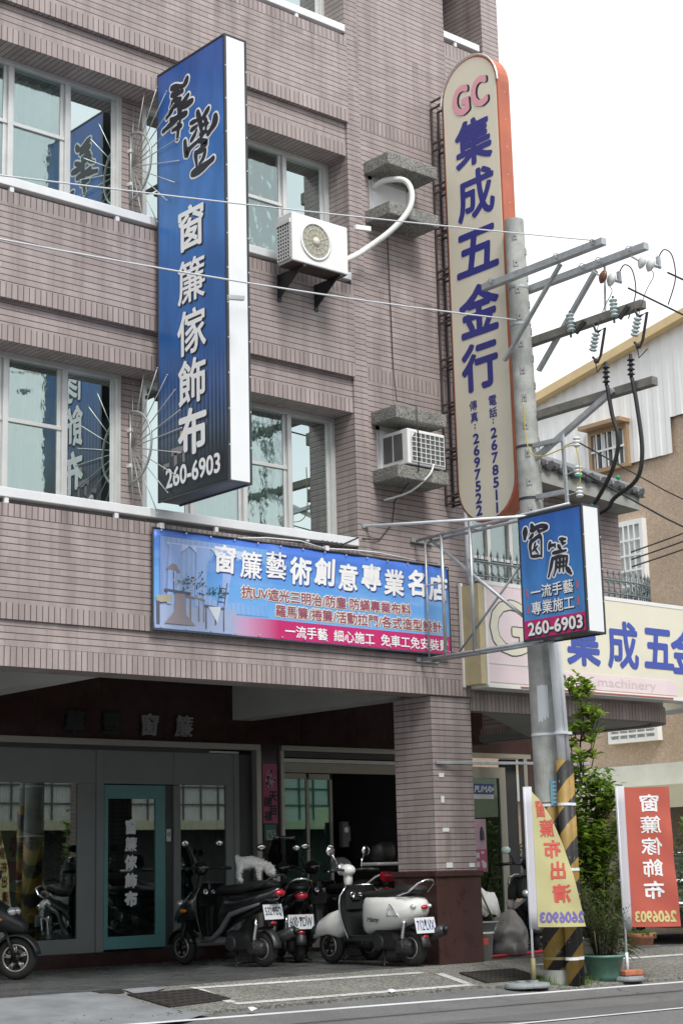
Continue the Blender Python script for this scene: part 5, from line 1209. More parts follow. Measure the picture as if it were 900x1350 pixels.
    if P.get('classic'):
        mb = MB(); mb.ell((hx+.115, 0, hz+.03), (.03, .07, .065), 14, 7); mb.build('headlight', 'lamp_clear', hb, True, **L)
    for s in (-1, 1):
        mb = MB(); mb.tube([(hx, s*.06, hz+.02), (hx-.05, s*.2, hz+.03), (hx-.10, s*.33, hz+.02)], .014, 8); mb.build('handlebar', 'engine', t, True, **L)
        mb = MB(); mb.tube([(hx-.06, s*.22, hz+.028), (hx-.11, s*.35, hz+.018)], .02, 10); mb.build('grip', 'black_rubber', t, True, **L)
        mb = MB(); mb.tube([(hx-.01, s*.17, hz+.03), (hx+.02, s*.24, hz+.025), (hx-.05, s*.34, hz+.01)], .007, 6); mb.build('brake_lever', 'chrome' if P.get('classic') else 'engine', t, True, **L)
        mh = P.get('mh', .26)
        mb = MB(); mb.tube([(hx-.03, s*.17, hz+.03), (hx-.01, s*.19, hz+mh*.6), (hx, s*.24, hz+mh)], .007, 6); ms = mb.build('mirror_stalk', 'chrome' if P.get('classic') else 'engine', t, True, **L)
        mb = MB(); mb.ell((hx, s*.265, hz+mh+.03), (.022, .06, .045 if not P.get('classic') else .055), 14, 8); mb.build('mirror_shell', P.get('mshell', 'black_satin'), ms, True, **L)
        mb = MB(); mb.ell((hx-.016, s*.265, hz+mh+.03), (.010, .05, .037 if not P.get('classic') else .046), 14, 8); mb.build('mirror_glass', 'mirror', ms, True, **L)
    if P.get('screen'):
        mb = MB(); rows = [[(hx+.14-.16*q-.05*(j/4)**2, .19*(1-.35*q*q)*j/4, hz+.04+.36*q) for j in range(-4, 5)] for q in [i/6 for i in range(7)]]
        mb.add([p for rr in rows for p in rr], [(i*9+j, i*9+j+1, (i+1)*9+j+1, (i+1)*9+j) for i in range(6) for j in range(8)]); mb.build('windscreen', 'screen_smoke', t, True, solid=.004, **L)
    # tail
    tx = (-.36 if P.get('classic') else -.42)+SH; tz = .615 if P.get('classic') else .72+DZ
    mb = MB(); mb.ell((tx-.005, 0, tz-.01), (.045, .075, .04) if not P.get('classic') else (.03, .05, .025), 14, 8); tl = mb.build('tail_light', 'red_lens', t, True, **L)
    for s in (() if P.get('plain_tail') else (-1, 1)): mb = MB(); mb.ell((tx+.05, s*.115, tz), (.04, .03, .025), 10, 6); mb.build('rear_indicator', 'lamp_clear' if P.get('classic') else 'amber_lens', t, True, **L)
    mb = MB(); arcband(mb, (0, 0, r), r+.045, radians(80), radians(178), .055, .06, n=10); mb.build('rear_fender', 'black_satin', t, True, **L)
    px, pz = P.get('plate', (-.44, .50)); tilt = .22
    mb = MB(); nrm = Vector((-cos(tilt), 0, sin(tilt))); upv = Vector((sin(tilt), 0, cos(tilt))); c = Vector((px, 0, pz)); mb.obox(c, nrm*.003, Vector((0, .145, 0)), upv*.082); pl = mb.build('number_plate', 'plate_white', t, bevel=.004, **L)
    if P.get('no'):
        mb = MB(); glyphs(mb, P['no'], c+nrm*.003, (0, -1, 0), upv, 1, .012, .002, fit=.25, fith=.10); mb.build('plate_lettering', 'ink_navy' if P.get('classic') else 'ink', pl, **L)
        mb = MB()
        for s in (-.06, .06): mb.obox(c+nrm*.004+Vector((0, s, 0))+upv*.055, nrm*.002, Vector((0, .012, 0)), upv*.006)
        mb.build('plate_bolt', 'ink_red' if P.get('redbolt') else 'alu', pl, **L)
    mb = MB(); mb.tube([(SH-.25, 0, .62), (px+.012, 0, pz+.03), (px+.02, 0, pz-.05)], .02, 6); mb.obox(Vector((px+.03, 0, pz-.09)), (.012, 0, 0), (0, .06, 0), (.012, 0, .06)); mb.build('plate_holder', 'black_satin', t, True, **L)
    mb = MB(); mb.ell((px-.0, 0, pz-.115), (.012, .045, .02), 10, 5); mb.build('reflector', 'red_lens', t, True, **L)
    # drive unit, shock, silencer, stand
    mb = MB(); sect(mb, [(.50, .30, .05, .05), (.42, .30, .09, .09, 3), (.15, .27, .095, .085, 3), (0, r, .10, .10, 2.2), (-.08, r, .05, .06)], y0=.06); mb.box(.0, .42, .10, .155, r-.02, r+.10); mb.build('drive_case', 'engine', t, False, bevel=.03, **L)
    for cx_, rr in ((.36, .085), (.04, .065)): mb = MB(); mb.lathe([(.001, .172), (rr*.8, .17), (rr, .16), (rr, .12)], (cx_, 0, r+.06 if cx_ > .1 else r+.01), 'Y', 20); mb.build('belt_cover', 'black_satin', t, False, **L)
    mb = MB()
    for s in (-1, 1): mb.tube([(.02, s*.14, r+.03), (-.02, s*.135, .52)], .012, 8); mb.tube([(.01+.0005*i*0-.006*i*.5, s*.14, r+.10+.013*i) for i in range(14)], [.028 if i % 2 else .02 for i in range(14)], 8)
    mb.build('shock', 'chrome', t, True, **L)
    mb = MB(); mb.tube([(.32, -.13, .22), (.1, -.16, .25), (-.02, -.165, .29), (-.30, -.17, .37)], [.025, .06, .065, .06], 12); mb.tube([(-.30, -.17, .37), (-.35, -.17, .385)], .025, 8); mb.build('silencer', 'black_satin', t, True, **L)
    mb = MB()
    for s in (-1, 1): mb.tube([(.32, s*.09, .22), (.28, s*.15, .03), (.24, s*.19, .012)], .012, 6)
    mb.tube([(.28, -.15, .04), (.28, .15, .04)], .01, 6); mb.build('centre_stand', 'engine', t, True, **L)
    if P.get('tail_box'):
        zs += .12
        mb = MB(); mb.box(SH-.50, SH-.20, -.17, .17, zs+.10, zs+.14); mb.build('rear_rack', 'alu', t, bevel=.015, **L)
        mb = MB(); mb.obox((SH-.47, 0, zs-.02), (.035, 0, .02), (0, .10, 0), (-.01, 0, .045)); mb.build('brake_light', 'red_lens', t, bevel=.02, **L)
        mb = MB(); sect(mb, [(SH-.50, zs+.22, .06, .05), (SH-.46, zs+.26, .14, .11, 2.6), (SH-.36, zs+.24, .15, .10, 2.6), (SH-.28, zs+.20, .08, .04)]); mb.build('back_pad', 'black_seat', t, True, **L)
    return t
H90 = pi/2
s1 = scooter('white and black retro scooter with chrome shield edge parked by the brick column', (13.60, 14.47, 0), H90+.02, dict(body='scooter_white', shield='black_satin', front='scooter_white', trim='chrome', classic=True, cowl='scooter_white', mshell='chrome', no='712·LVX', plate=(-.20, .42), floor='black_satin', hz=.98, mh=.2, zs=.75))
s2 = scooter('black scooter with a white dog standing on its seat', (12.72, 16.12, 0), H90+.12, dict(body='black_gloss', no='532·PEQ', plate=(-.15, .58), grab='black_satin', trimc='grey_plastic', plain_tail=True, hz=1.04, mh=.27, zs=.84, dz=.07))
s3 = scooter('black scooter with a smoked windscreen between the dog and the retro scooter', (13.50, 16.42, 0), radians(60), dict(body='black_gloss', no='600·TDW', plate=(-.2, .45), screen=True, plain_tail=True, hz=1.02, mh=.24, redbolt=True, zs=.79, dz=.02))
s4 = scooter('black scooter facing the road at the left end of the shop front', (8.90, 17.95, 0), radians(-48), dict(body='black_satin', hz=1.02, mh=.22, r=.215, zs=.8, dz=.04))
s5 = scooter('dark scooter with a grey rear rack and back pad behind the retro scooter', (14.26, 15.92, 0), H90+.02, dict(body='black_gloss', tail_box=True, hz=1.02, mh=.22, grab='alu', zs=.82, dz=.05))
s6 = scooter('dark scooter with a round pale mirror partly covered by the yellow flag', (17.42, 16.30, 0), radians(229), dict(body='black_satin', hz=1.0, mh=.16, mshell='mirror_pale'))
# helmet hung on the bars
t = thing('helmet', 'grey open face helmet hung on the handlebar beside the retro scooter', 'helmet', (14.40, 16.62, 1.10))
mb = MB(); R = []
for i in range(9):
    a = -.35+(pi/2+.35)*i/8; q = max(.01, cos(a)); R.append([(14.40+.135*q*cos(b), 16.62+.15*q*sin(b), 1.13+.14*sin(a)) for b in [2*pi*j/20 for j in range(20)]])
mb.rings(R); mb.build('shell', 'helmet_grey', t, True)
mb = MB(); mb.tube([(14.40+.138*cos(b), 16.62+.152*sin(b), 1.083) for b in [2*pi*j/20 for j in range(21)]], .01, 6); mb.tube([(14.28, 16.56, 1.14), (14.31, 16.5, 1.15), (14.38, 16.47, 1.15)], .02, 6); mb.build('rim_strip', 'black_rubber', t, True)

# ============================================================ the dog on the seat
def skin_body(name, verts, edges, radii, mt, parent=None, sub=2):
    me = bpy.data.meshes.new(name); me.from_pydata(verts, edges, []); me.update()
    o = bpy.data.objects.new(name, me); sc.collection.objects.link(o)
    md = o.modifiers.new('k', 'SKIN'); md.use_smooth_shade = True
    for i, r in enumerate(radii): d = me.skin_vertices[0].data[i]; d.radius = (r, r) if isinstance(r, (int, float)) else r
    me.skin_vertices[0].data[0].use_root = True
    s_ = o.modifiers.new('s', 'SUBSURF'); s_.levels = sub; s_.render_levels = sub
    dg = bpy.context.evaluated_depsgraph_get(); dg.update(); ev = bpy.data.meshes.new_from_object(o.evaluated_get(dg))
    bpy.data.objects.remove(o); ev.materials.clear(); ev.materials.append(MATS[mt]); return ev
dv = [(-.02, 0, .235), (.10, 0, .24), (.19, 0, .225), (.265, 0, .19), (.325, 0, .145), (.375, 0, .10), (.40, 0, .065),   # trunk, neck, head bowed
      (-.11, 0, .225), (-.15, .0, .27), (-.145, 0, .33),                                     # rump, tail
      (-.10, .06, .16), (-.13, .065, .08), (-.10, .065, .012), (-.07, .065, .008), (-.10, -.06, .16), (-.13, -.065, .08), (-.10, -.065, .012), (-.07, -.065, .008),
      (.17, .055, .15), (.175, .06, .075), (.175, .06, .012), (.205, .06, .008), (.17, -.055, .15), (.175, -.06, .075), (.175, -.06, .012), (.205, -.06, .008)]
DZ = .995
de = [(0, 1), (1, 2), (2, 3), (3, 4), (4, 5), (5, 6), (0, 7), (7, 8), (8, 9), (7, 10), (10, 11), (11, 12), (12, 13), (7, 14), (14, 15), (15, 16), (16, 17), (2, 18), (18, 19), (19, 20), (20, 21), (2, 22), (22, 23), (23, 24), (24, 25)]
dr = [.08, .076, .08, .068, .085, .072, .045, .078, .04, .035, .045, .034, .03, .024, .045, .034, .03, .024, .042, .034, .03, .024, .042, .034, .03, .024]
dm = skin_body('dog', dv, de, dr, 'fur', sub=3)
rg = random.Random(3)
import mathutils
for v in dm.vertices:      # curly coat
    n_ = v.normal; k = mathutils.noise.noise(v.co*55)*.012+mathutils.noise.noise(v.co*120)*.006
    v.co += n_*k
dog = bpy.data.objects.new('dog', dm); sc.collection.objects.link(dog); dog.location = (12.70, 16.40, DZ); dog.scale = (.82, .95, .98); dog.rotation_euler = (0, 0, radians(-36)); 
for p in dm.polygons: p.use_smooth = True
W0['dog'] = Matrix.Translation(dog.location) @ Matrix.Rotation(radians(-36), 4, 'Z')
tag(dog, 'small white curly haired dog standing on a scooter seat with its head bowed', 'dog')
mb = MB()
for s in (-1, 1):
    for i in range(26): mb.ell((.315+rg.uniform(-.03, .03), s*(.068+rg.uniform(-.006, .014)), .15+rg.uniform(-.05, .035)), (.016, .012, .02), 6, 4)
mb.build('ear', 'fur', dog, True, local=True)
mb = MB(); mb.ell((.425, 0, .045), (.018, .02, .016), 8, 5); mb.build('nose', 'ink', dog, True, local=True)
mb = MB()
for s in (-1, 1): mb.ell((.425, s*.04, .115), (.012, .011, .012), 8, 5)
mb.build('eye', 'ink', dog, True, local=True)
mb = MB()
for i in range(260):       # tufts all over
    v = dm.vertices[rg.randrange(len(dm.vertices))]; a = v.co; b = a+v.normal*rg.uniform(.010, .022)+Vector((rg.uniform(-.01, .01), rg.uniform(-.01, .01), rg.uniform(-.012, .004))); mb.tube([a, b], [.009, .001], 5)
mb.build('coat_tuft', 'fur', dog, True, local=True)

# ============================================================ flags
def flag(label, base, top, zb, width, cloth, sleeve_w, chars, digits, d=Vector((.8, -.6, 0)), ph=0., amp=.02):
    """width: list of (t, w) from the top (t = 0) down; chars: (s, along, z, size, material)"""
    t = thing('flag', label, 'flag', base)
    bx_, by_, bz_ = base; nrm = Vector((d.y, -d.x, 0))
    def wd(z):
        q = (top-z)/(top-zb); q = min(1, max(0, q))
        for (a, w0), (b, w1) in zip(width, width[1:]):
            if q <= b: return w0+(w1-w0)*(q-a)/(b-a)
        return width[-1][1]
    def S(a, z, off=0):
        f = a/max(.05, width[-1][1]); k = amp*f*sin(4.5*a/.6+ph+1.6*z)+.4*amp*f*sin(11*z+9*a)
        return Vector((bx_, by_, 0))+d*a+nrm*(k+off)+Vector((0, 0, z+(-.012*sin(2.6*a)) if z < zb+.15 else z))
    NZ, NA = 44, 24
    def grid(fa, fb, m, name, parent, off=0):
        mb = MB(); P = [S(fa(z)+(fb(z)-fa(z))*i/NA, z, off) for z in [zb+(top-zb)*j/NZ for j in range(NZ+1)] for i in range(NA+1)]
        mb.add(P, [(j*(NA+1)+i, j*(NA+1)+i+1, (j+1)*(NA+1)+i+1, (j+1)*(NA+1)+i) for j in range(NZ) for i in range(NA)]); return mb.build(name, m, parent, True)
    cl = grid(lambda z: sleeve_w, lambda z: max(sleeve_w+.002, wd(z)), cloth, 'cloth', t)
    mb = MB()
    mb.rings([[Vector((bx_, by_, z))+d*(sleeve_w/2+(sleeve_w/2+.012)*cos(a)-.012)+nrm*(.016*sin(a)) for a in [2*pi*j/12 for j in range(12)]] for z in [zb-.02+(top-zb+.04)*j/8 for j in range(9)]]); mb.build('sleeve', 'flag_white', cl, True)
    mb = MB(); mb.tube([(bx_, by_, bz_+.05), (bx_, by_, top)], .014, 8); mb.tube([(bx_, by_, bz_+.07), (bx_, by_, bz_+.30)], .019, 8); mb.build('staff', 'pvc', t, True)
    by_m = {}
    for s, a0, z0, sz, mt, kw in chars: by_m.setdefault(mt, []).append((s, a0, z0, sz, kw))
    for mt, its in by_m.items():
        mb = MB()
        for s, a0, z0, sz, kw in its:
            for side in (1, -1):
                glyphs(mb, s, (0, 0, 0), FX, FZ, sz, .03, 0, mapf=lambda a, b, dp, a0=a0, z0=z0, side=side: S(min(a0-a, max(sleeve_w+.01, wd(z0+b)-.004)), z0+b, side*(.004+dp)), **kw)
        mb.build('lettering', mt, cl)
    return t, S
W1 = [(0, .03), (.07, .145), (.21, .275), (.42, .40), (.64, .495), (1, .605)]
t, S_ = flag('yellow sail shaped flag with red mirrored characters in front of the striped pole', (13.66, 12.66, -.17), 1.93, .455, W1, 'flag_yellow', .075,
     [('窗', .165, 1.715, .20, 'ink_red', dict(sx=.62)), ('簾', .225, 1.50, .20, 'ink_red', dict(sx=.85)), ('布', .275, 1.275, .20, 'ink_red', dict()), ('出', .325, 1.045, .20, 'ink_red', dict()), ('清', .355, .80, .20, 'ink_red', dict(sx=1.1))], [], amp=.035)
def digits(parent, S, mt, s, a0, z0, fit, fith):
    mb = MB()
    for side in (1, -1): glyphs(mb, s, (0, 0, 0), FX, FZ, 1, .045, 0, fit=fit, fith=fith, mapf=lambda a, b, dp: S(a0-a, z0+b, side*(.005+dp)))
    mb.build('phone_number', mt, [c for c in parent.children if c.name.startswith('cloth')][0])
mat('ink_violet', (.16, .13, .42), .5)
digits(t, S_, 'ink_violet', '2606903', .345, .555, .49, .10)
mb = MB(); zb_ = -.17
for cx, cy, z in ((13.66, 12.66, -.155), (13.52, 12.72, -.155)):
    mb.lathe([(.001, 0), (.17, 0), (.175, .02), (.165, .05), (.05, .055), (.05, .075), (.001, .075)], (cx, cy, z-.02), n=24)
mb.build('base_weight', 'base_grey', t, bevel=.004)
mb = MB(); mb.tube([(13.66, 12.66, -.12), (13.66, 12.66, .13)], .026, 8); mb.build('socket', 'bamboo', t, True)
W2 = [(0, .60), (.5, .605), (1, .645)]
t, S_ = flag('red rectangular flag with white mirrored characters beside the green plant pot', (15.06, 12.53, -.18), 1.95, .40, W2, 'flag_red', .085,
     [(c, .365, 1.77-.243*i, .205, 'ink_white', dict(sx=1.2)) for i, c in enumerate('窗簾傢飾布')], [], amp=.03, ph=1.0)
digits(t, S_, 'flag_yellow', '2606903', .36, .51, .47, .11)
mb = MB(); mb.lathe([(.001, 0), (.18, 0), (.185, .02), (.175, .05), (.001, .055)], (15.06, 12.53, -.185), n=24); mb.build('base_weight', 'base_grey', t, bevel=.004)
mb = MB(); mb.obox((15.09, 12.50, -.098), (.135, -.02, 0), (.01, .06, 0), (0, 0, .03)); tag(mb.build('loose_brick', 'red_brick', None, bevel=.012), 'chipped red brick lying on the base of the red flag', 'brick')

# ============================================================ plants
def leaf(mb, p, d, L_, wd, m=0, fold=.25):
    d = Vector(d).normalized(); s = d.cross(Vector((random.uniform(-.3, .3), random.uniform(-.3, .3), 1))).normalized(); n_ = s.cross(d)
    p = Vector(p); q1, q2, q3 = p+d*L_*.35-n_*L_*.02, p+d*L_*.75-n_*L_*.05, p+d*L_-n_*L_*.12
    a1, a2 = wd*.36, wd*.5
    mb.add([p, q1+s*a1+n_*a1*fold, q1, q1-s*a1+n_*a1*fold, q2+s*a2+n_*a2*fold, q2, q2-s*a2+n_*a2*fold, q3], [(0, 2, 1), (0, 3, 2), (1, 2, 5, 4), (2, 3, 6, 5), (4, 5, 7), (5, 6, 7)], m)
def rdir(up_=.5): a = random.uniform(0, 2*pi); return Vector((cos(a), sin(a), random.uniform(-.2, 1)*up_+.2))
random.seed(11)
t = thing('potted_shrub', 'tall green shrub with glossy paddle leaves rising beside the striped pole', 'plant', (15.18, 13.12, -.13))
st, lf = MB(), MB()
base = Vector((15.18, 13.12, .12))
def whorl(p, n, L_, young):
    for _ in range(n): leaf(lf, p+Vector((random.uniform(-.02, .02),)*3), rdir(.9), L_*random.uniform(.7, 1.15), L_*.52, (1 if random.random() < young else 0))
main = [base+Vector((.0+.03*sin(i*1.3), .02*cos(i), i*.172)) for i in range(19)]
st.tube(main, [.026-.0011*i for i in range(19)], 6)
for i in range(85):
    k = random.uniform(1.5, 18); b = main[int(k)]; a = random.uniform(0, 2*pi); lowz = k < 11
    ln = (random.uniform(.22, .46) if lowz else random.uniform(.15, .40))*(1.1-k/30)
    e = b+Vector((cos(a)*ln, sin(a)*ln, ln*random.uniform(.6, 1.3))); mid = (b+e)/2+Vector((cos(a)*.05, sin(a)*.05, -.05))
    st.tube([b, mid, e], [.010, .008, .005], 5)
    for q in ((.45, .7, .88, 1.) if lowz else (.85, 1.)):
        p = b.lerp(e, q); whorl(p, 9 if lowz else 7, .125, .28 if lowz else .6)
for i in range(10): whorl(main[18-i//3]+Vector((random.uniform(-.05, .05), random.uniform(-.05, .05), random.uniform(-.05, .1))), 3, .10, .55)
for i in range(2200):
    a = random.uniform(0, 2*pi); r_ = .46*sqrt(random.random()); z = random.uniform(.35, 2.05); p = base+Vector((r_*cos(a), r_*sin(a), z))
    if mathutils.noise.noise(p*3.2) > -.2: leaf(lf, p, rdir(.6), random.uniform(.08, .13), .06, 0 if random.random() < .82 else 1)
st.build('stem', 'bark', t, True); lf.build('foliage', ['leaf', 'leaf_young'], t)
mb = MB(); 
def sqpot(cx, cy, z0, h, w0, w1): mb.rings([[(cx+w_*sx_, cy+w_*sy_, z) for sx_, sy_ in ((-1, -1), (1, -1), (1, 1), (-1, 1))] for w_, z in ((w0, z0), (w1, z0+h-.05), (w1+.035, z0+h-.05), (w1+.035, z0+h), (w1-.02, z0+h), (w1-.02, z0+h-.04))])
sqpot(15.18, 13.12, -.13, .38, .17, .215); mb.build('stone_pot', 'pot_stone', t, bevel=.008)
mb = MB(); mb.box(15.0, 15.36, 12.94, 13.3, .19, .205); mb.build('soil', 'soil', t)
t = thing('potted_shrub', 'thin feathery bush in a round green plastic pot at the kerb', 'plant', (14.86, 12.70, -.17))
mb = MB(); mb.lathe([(.001, 0), (.15, 0), (.17, .04), (.225, .25), (.245, .25), (.245, .28), (.215, .28), (.205, .22), (.001, .22)], (14.86, 12.70, -.175), n=28); mb.build('plastic_pot', 'pot_green', t, True)
mb = MB(); mb.lathe([(.001, .0), (.20, 0), (.20, .01), (.001, .02)], (14.86, 12.70, .05), n=20); mb.build('soil', 'soil', t)
st, lf = MB(), MB()
for i in range(64):
    a = random.uniform(0, 2*pi); h = random.uniform(.35, .95); sp_ = random.uniform(.05, .32); b = Vector((14.86+.08*cos(a), 12.70+.08*sin(a), .05)); e = b+Vector((sp_*cos(a), sp_*sin(a), h)); mid = b.lerp(e, .5)+Vector((random.uniform(-.04, .04), random.uniform(-.04, .04), .04))
    st.tube([b, mid, e], [.004, .003, .0015], 4)
    for k in range(34): p = (b.lerp(mid, .35+.65*k/16) if k < 17 else mid.lerp(e, (k-16)/17)); leaf(lf, p, rdir(.8), random.uniform(.045, .085), .014, 0)
for i in range(6):
    a = random.uniform(-1.2, .6); b = Vector((14.9, 12.66, .08)); e = b+Vector((.30+random.random()*.25, -.1*random.random()+.1*sin(a), random.uniform(-.08, .2)))
    st.tube([b, b.lerp(e, .5)+Vector((0, 0, .12)), e], .004, 4)
    for k in range(14): leaf(lf, b.lerp(e, .4+.6*random.random())+Vector((0, 0, .06)), rdir(.6), .06, .035, 1)
for dx in (-.14, -.09, .13): st.tube([(14.86+dx, 12.66, .05), (14.86+dx*1.6, 12.62, .05+.18+abs(dx))], .008, 5)
st.build('stem', 'bark', t, True); lf.build('foliage', ['leaf_thin', 'leaf'], t)
def bush(name, label, c, r, h, n, L_, mats, group=None, trunk=True):
    t = thing(name, label, 'plant' if h < 2.2 else 'tree', c, 0, group); st, lf = MB(), MB(); c = Vector(c)
    for i in range(7):
        a = 2*pi*i/7+random.random(); e = c+Vector((r*.6*cos(a), r*.6*sin(a), h*random.uniform(.5, .9))); st.tube([c, c.lerp(e, .5)+Vector((0, 0, .1)), e], [.03, .02, .006], 5)
    for i in range(n):
        a = random.uniform(0, 2*pi); z = random.random(); rr = r*sqrt(random.random())*(.55+.6*sin(z*pi)); p = c+Vector((rr*cos(a), rr*sin(a), h*(.08+.92*z)))
        if mathutils.noise.noise(p*2.3) < -.2: continue
        leaf(lf, p, rdir(.7), L_*random.uniform(.7, 1.3), L_*.4, 0 if random.random() < .7 else 1)
    st.build('stem', 'bark', t, True); lf.build('foliage', mats, t); return t
bush('shrub', 'loose pale green shrub growing behind the red flag in the alley', (21.25, 15.9, -.2), .6, 2.0, 2400, .13, ['leaf', 'leaf_thin'], 'shrubs in the alley')
bush('shrub', 'dark leafy shrub low against the brown wall under the awning', (25.0, 23.4, -.2), .9, 1.7, 1800, .16, ['leaf_dark', 'leaf'], 'shrubs in the alley')
bush('shrub', 'dark shrub behind the stone pot at the corner of the hardware shop', (17.6, 15.2, -.2), .7, 1.7, 1700, .12, ['leaf_dark', 'leaf_dark'], 'shrubs in the alley')
t = thing('flower_pot', 'small terracotta flower pot standing in the alley behind the red flag', 'flower pot', (20.0, 16.35, -.2))
mb = MB(); mb.lathe([(.001, 0), (.15, 0), (.19, .20), (.23, .20), (.23, .28), (.2, .28), (.19, .24), (.001, .24)], (20.0, 16.35, -.2), n=24); mb.build('clay_pot', 'terracotta', t, True)
lf = MB()
for i in range(50): leaf(lf, (20.0+random.uniform(-.15, .15), 16.35+random.uniform(-.15, .15), .05), rdir(.5), .16, .06)
lf.build('foliage', 'leaf', t)
lf = MB()
for i in range(420):
    a = random.uniform(0, 2*pi); r_ = random.uniform(.17, .34); x, y = PX+r_*cos(a)+random.choice((0, .0, .12)), PY0+r_*sin(a)*.9-.04; z = slope(y)
    lf.add([(x-.004, y, z-.005), (x+.004, y, z-.005), (x+random.uniform(-.04, .04), y+random.uniform(-.04, .04), z+random.uniform(.03, .11))], [(0, 1, 2)])
tag(lf.build('grass', 'leaf'), kind='stuff')

# ============================================================ things by the column
t = thing('bucket', 'white plastic bucket with red marking standing beside the column foot', 'bucket', (14.98, 14.72, 0))
mb = MB(); mb.lathe([(.001, 0), (.125, 0), (.15, .30), (.165, .30), (.165, .325), (.145, .325), (.12, .02), (.001, .02)], (14.98, 14.72, 0), n=28); mb.build('pail', 'bucket_white', t, True)
mb = MB()
for a0, a1, z0, z1 in ((-2.35, -1.75, .18, .26), (-1.75, -1.65, .16, .19)):
    for i in range(6):
        a, b = a0+(a1-a0)*i/6, a0+(a1-a0)*(i+1)/6; mb.quad((14.98+.147*cos(a), 14.72+.147*sin(a), z0), (14.98+.147*cos(b), 14.72+.147*sin(b), z0), (14.98+.149*cos(b), 14.72+.149*sin(b), z1), (14.98+.149*cos(a), 14.72+.149*sin(a), z1))
mb.build('label_print', 'ink_red', t)
t = thing('basin', 'grey plastic basin resting on the white bucket', 'basin', (14.98, 14.72, .325))
mb = MB(); mb.lathe([(.001, 0), (.16, 0), (.20, .11), (.225, .11), (.225, .125), (.195, .125), (.155, .015), (.001, .015)], (14.98, 14.72, .326), n=28); mb.build('bowl', 'basin_grey', t, True)
mb = MB(); P = []
for i in range(15):
    for j in range(15):
        u_, v_ = i/14-.5, j/14-.5; d_ = max(abs(u_), abs(v_)); e_ = sqrt(u_*u_+v_*v_)+1e-6; u_, v_ = u_*d_/e_, v_*d_/e_; P.append((15.02+u_*.46, 14.72+v_*.42, .80-4.2*d_**4+.022*sin(13*u_+7*v_)+.02*sin(17*v_)+.015*sin(29*u_)))
mb.add(P, [(i*15+j, i*15+j+1, (i+1)*15+j+1, (i+1)*15+j) for i in range(14) for j in range(14)]); tag(mb.build('cloth', 'cloth_white', None, True, solid=.006), 'crumpled white cloth heaped on the grey basin', 'cloth')
mb = MB(); mb.tube([(14.72, 14.55, 1.10), (14.80, 14.55, .85), (14.98, 14.50, .47)], .011, 6); tag(mb.build('broom_stick', 'bamboo', None, True), 'thin stick leaning from the basin against the column', 'stick')
t = thing('rubbish_bag', 'tied translucent grey rubbish bag slumped on the floor right of the bucket', 'bag', (15.62, 14.98, 0))
mb = MB(); R = []
for i in range(15):
    q = i/14; z = .02+.56*q; rr = .30*((.92+.08*sin(q*4)) if q < .5 else max(.035, (1-(q-.5)*2.0)**.8*.97+.02)) if q > .04 else .24; R.append([Vector((15.62, 14.98, z))+Vector((rr*cos(b), rr*sin(b), 0))*(1+.07*sin(7*b+9*z)*sin(11*z+2*b)+.22*mathutils.noise.noise(Vector((2*cos(b), 2*sin(b), z*6)))+.2*mathutils.noise.noise(Vector((5*cos(b), 5*sin(b), z*11))))+Vector((.14*q**3, -.05*q**3, 0)) for b in [2*pi*j/48 for j in range(48)]])
for b in range(3):
    R.append([Vector((15.78+.03*b, 14.92, .585+.045*b))+Vector(((.04+.045*b)*cos(a)*(1+.3*sin(a*5)), (.04+.03*b)*sin(a), .02*sin(a*4))) for a in [2*pi*j/48 for j in range(48)]])
mb.rings(R, caps=False); mb.build('film', 'bag_film', t, True)
mb = MB()
for i in range(16): 
    a = random.uniform(0, 2*pi); r_ = .2*sqrt(random.random()); mb.ell((15.62+r_*cos(a), 14.98+r_*sin(a), random.uniform(.1, .36)), (.09, .08, .06), 8, 5, (1, 1, 2, 1, 0)[i % 5])
mb.build('contents', ['print_dark', 'cloth_white', 'grey_plastic'], t)
mb = MB(); mb.tube([(15.1, 14.7, .025), (16.6, 15.0, .025)], .018, 8); tag(mb.build('red_pole', 'red_tube', None, True), 'long red tube lying on the floor behind the rubbish bag', 'tube')
# posters, plates and stickers on the shop front
t = thing('poster', 'pink paper blessing poster with ink drawing above the house number', 'poster', (14.64, 18.375, 1.8))
mb = MB(); mb.box(14.515, 14.775, 18.368, 18.379, 1.76, 2.58); mb.build('paper', 'poster_pink', t)
mb = MB(); random.seed(5)
for i in range(34):
    a = random.uniform(0, 2*pi); r_ = .085*sqrt(random.random()); mb.ell((14.645+r_*cos(a), 18.3665-.00004*i, 2.37+r_*1.3*sin(a)), (.018, .0012, .022), 7, 4, i % 3 == 0)
mb.build('ink_drawing', ['poster_light', 'ink'], t)
mb = MB()
for s, x, z in (('天', 14.69, 2.13), ('后', 14.69, 1.94), ('賜', 14.60, 2.05), ('福', 14.60, 1.86)): glyphs(mb, s, (x, 18.367, z), FX, FZ, 1, .04, .002, fith=.13, shear=.1)
mb.build('lettering', 'ink', t)
t = thing('house_number', 'small green and white house number plate 65 below the pink poster', 'house number', (14.63, 18.372, 1.5))
mb = MB(); mb.box(14.535, 14.735, 18.366, 18.378, 1.53, 1.74); mb.build('plate', 'plate_green', t, bevel=.003)
mb = MB(); mb.box(14.575, 14.73, 18.3635, 18.3655, 1.535, 1.665); mb.build('white_field', 'ink_grey', t)
mb = MB(); glyphs(mb, '65', (14.655, 18.363, 1.60), FX, FZ, 1, .05, .002, fith=.095); mb.build('lettering', 'plate_green', t)
t = thing('sticker', 'blue and white brand sticker near the top of the green glass door', 'sticker', (18.8, 18.42, 2.2))
mb = MB(); mb.box(18.50, 19.16, 18.420, 18.427, 2.20, 2.36, 0); mb.box(18.50, 19.16, 18.420, 18.427, 2.13, 2.199, 1); mb.build('vinyl', ['puma_blue', 'plate_white'], t)
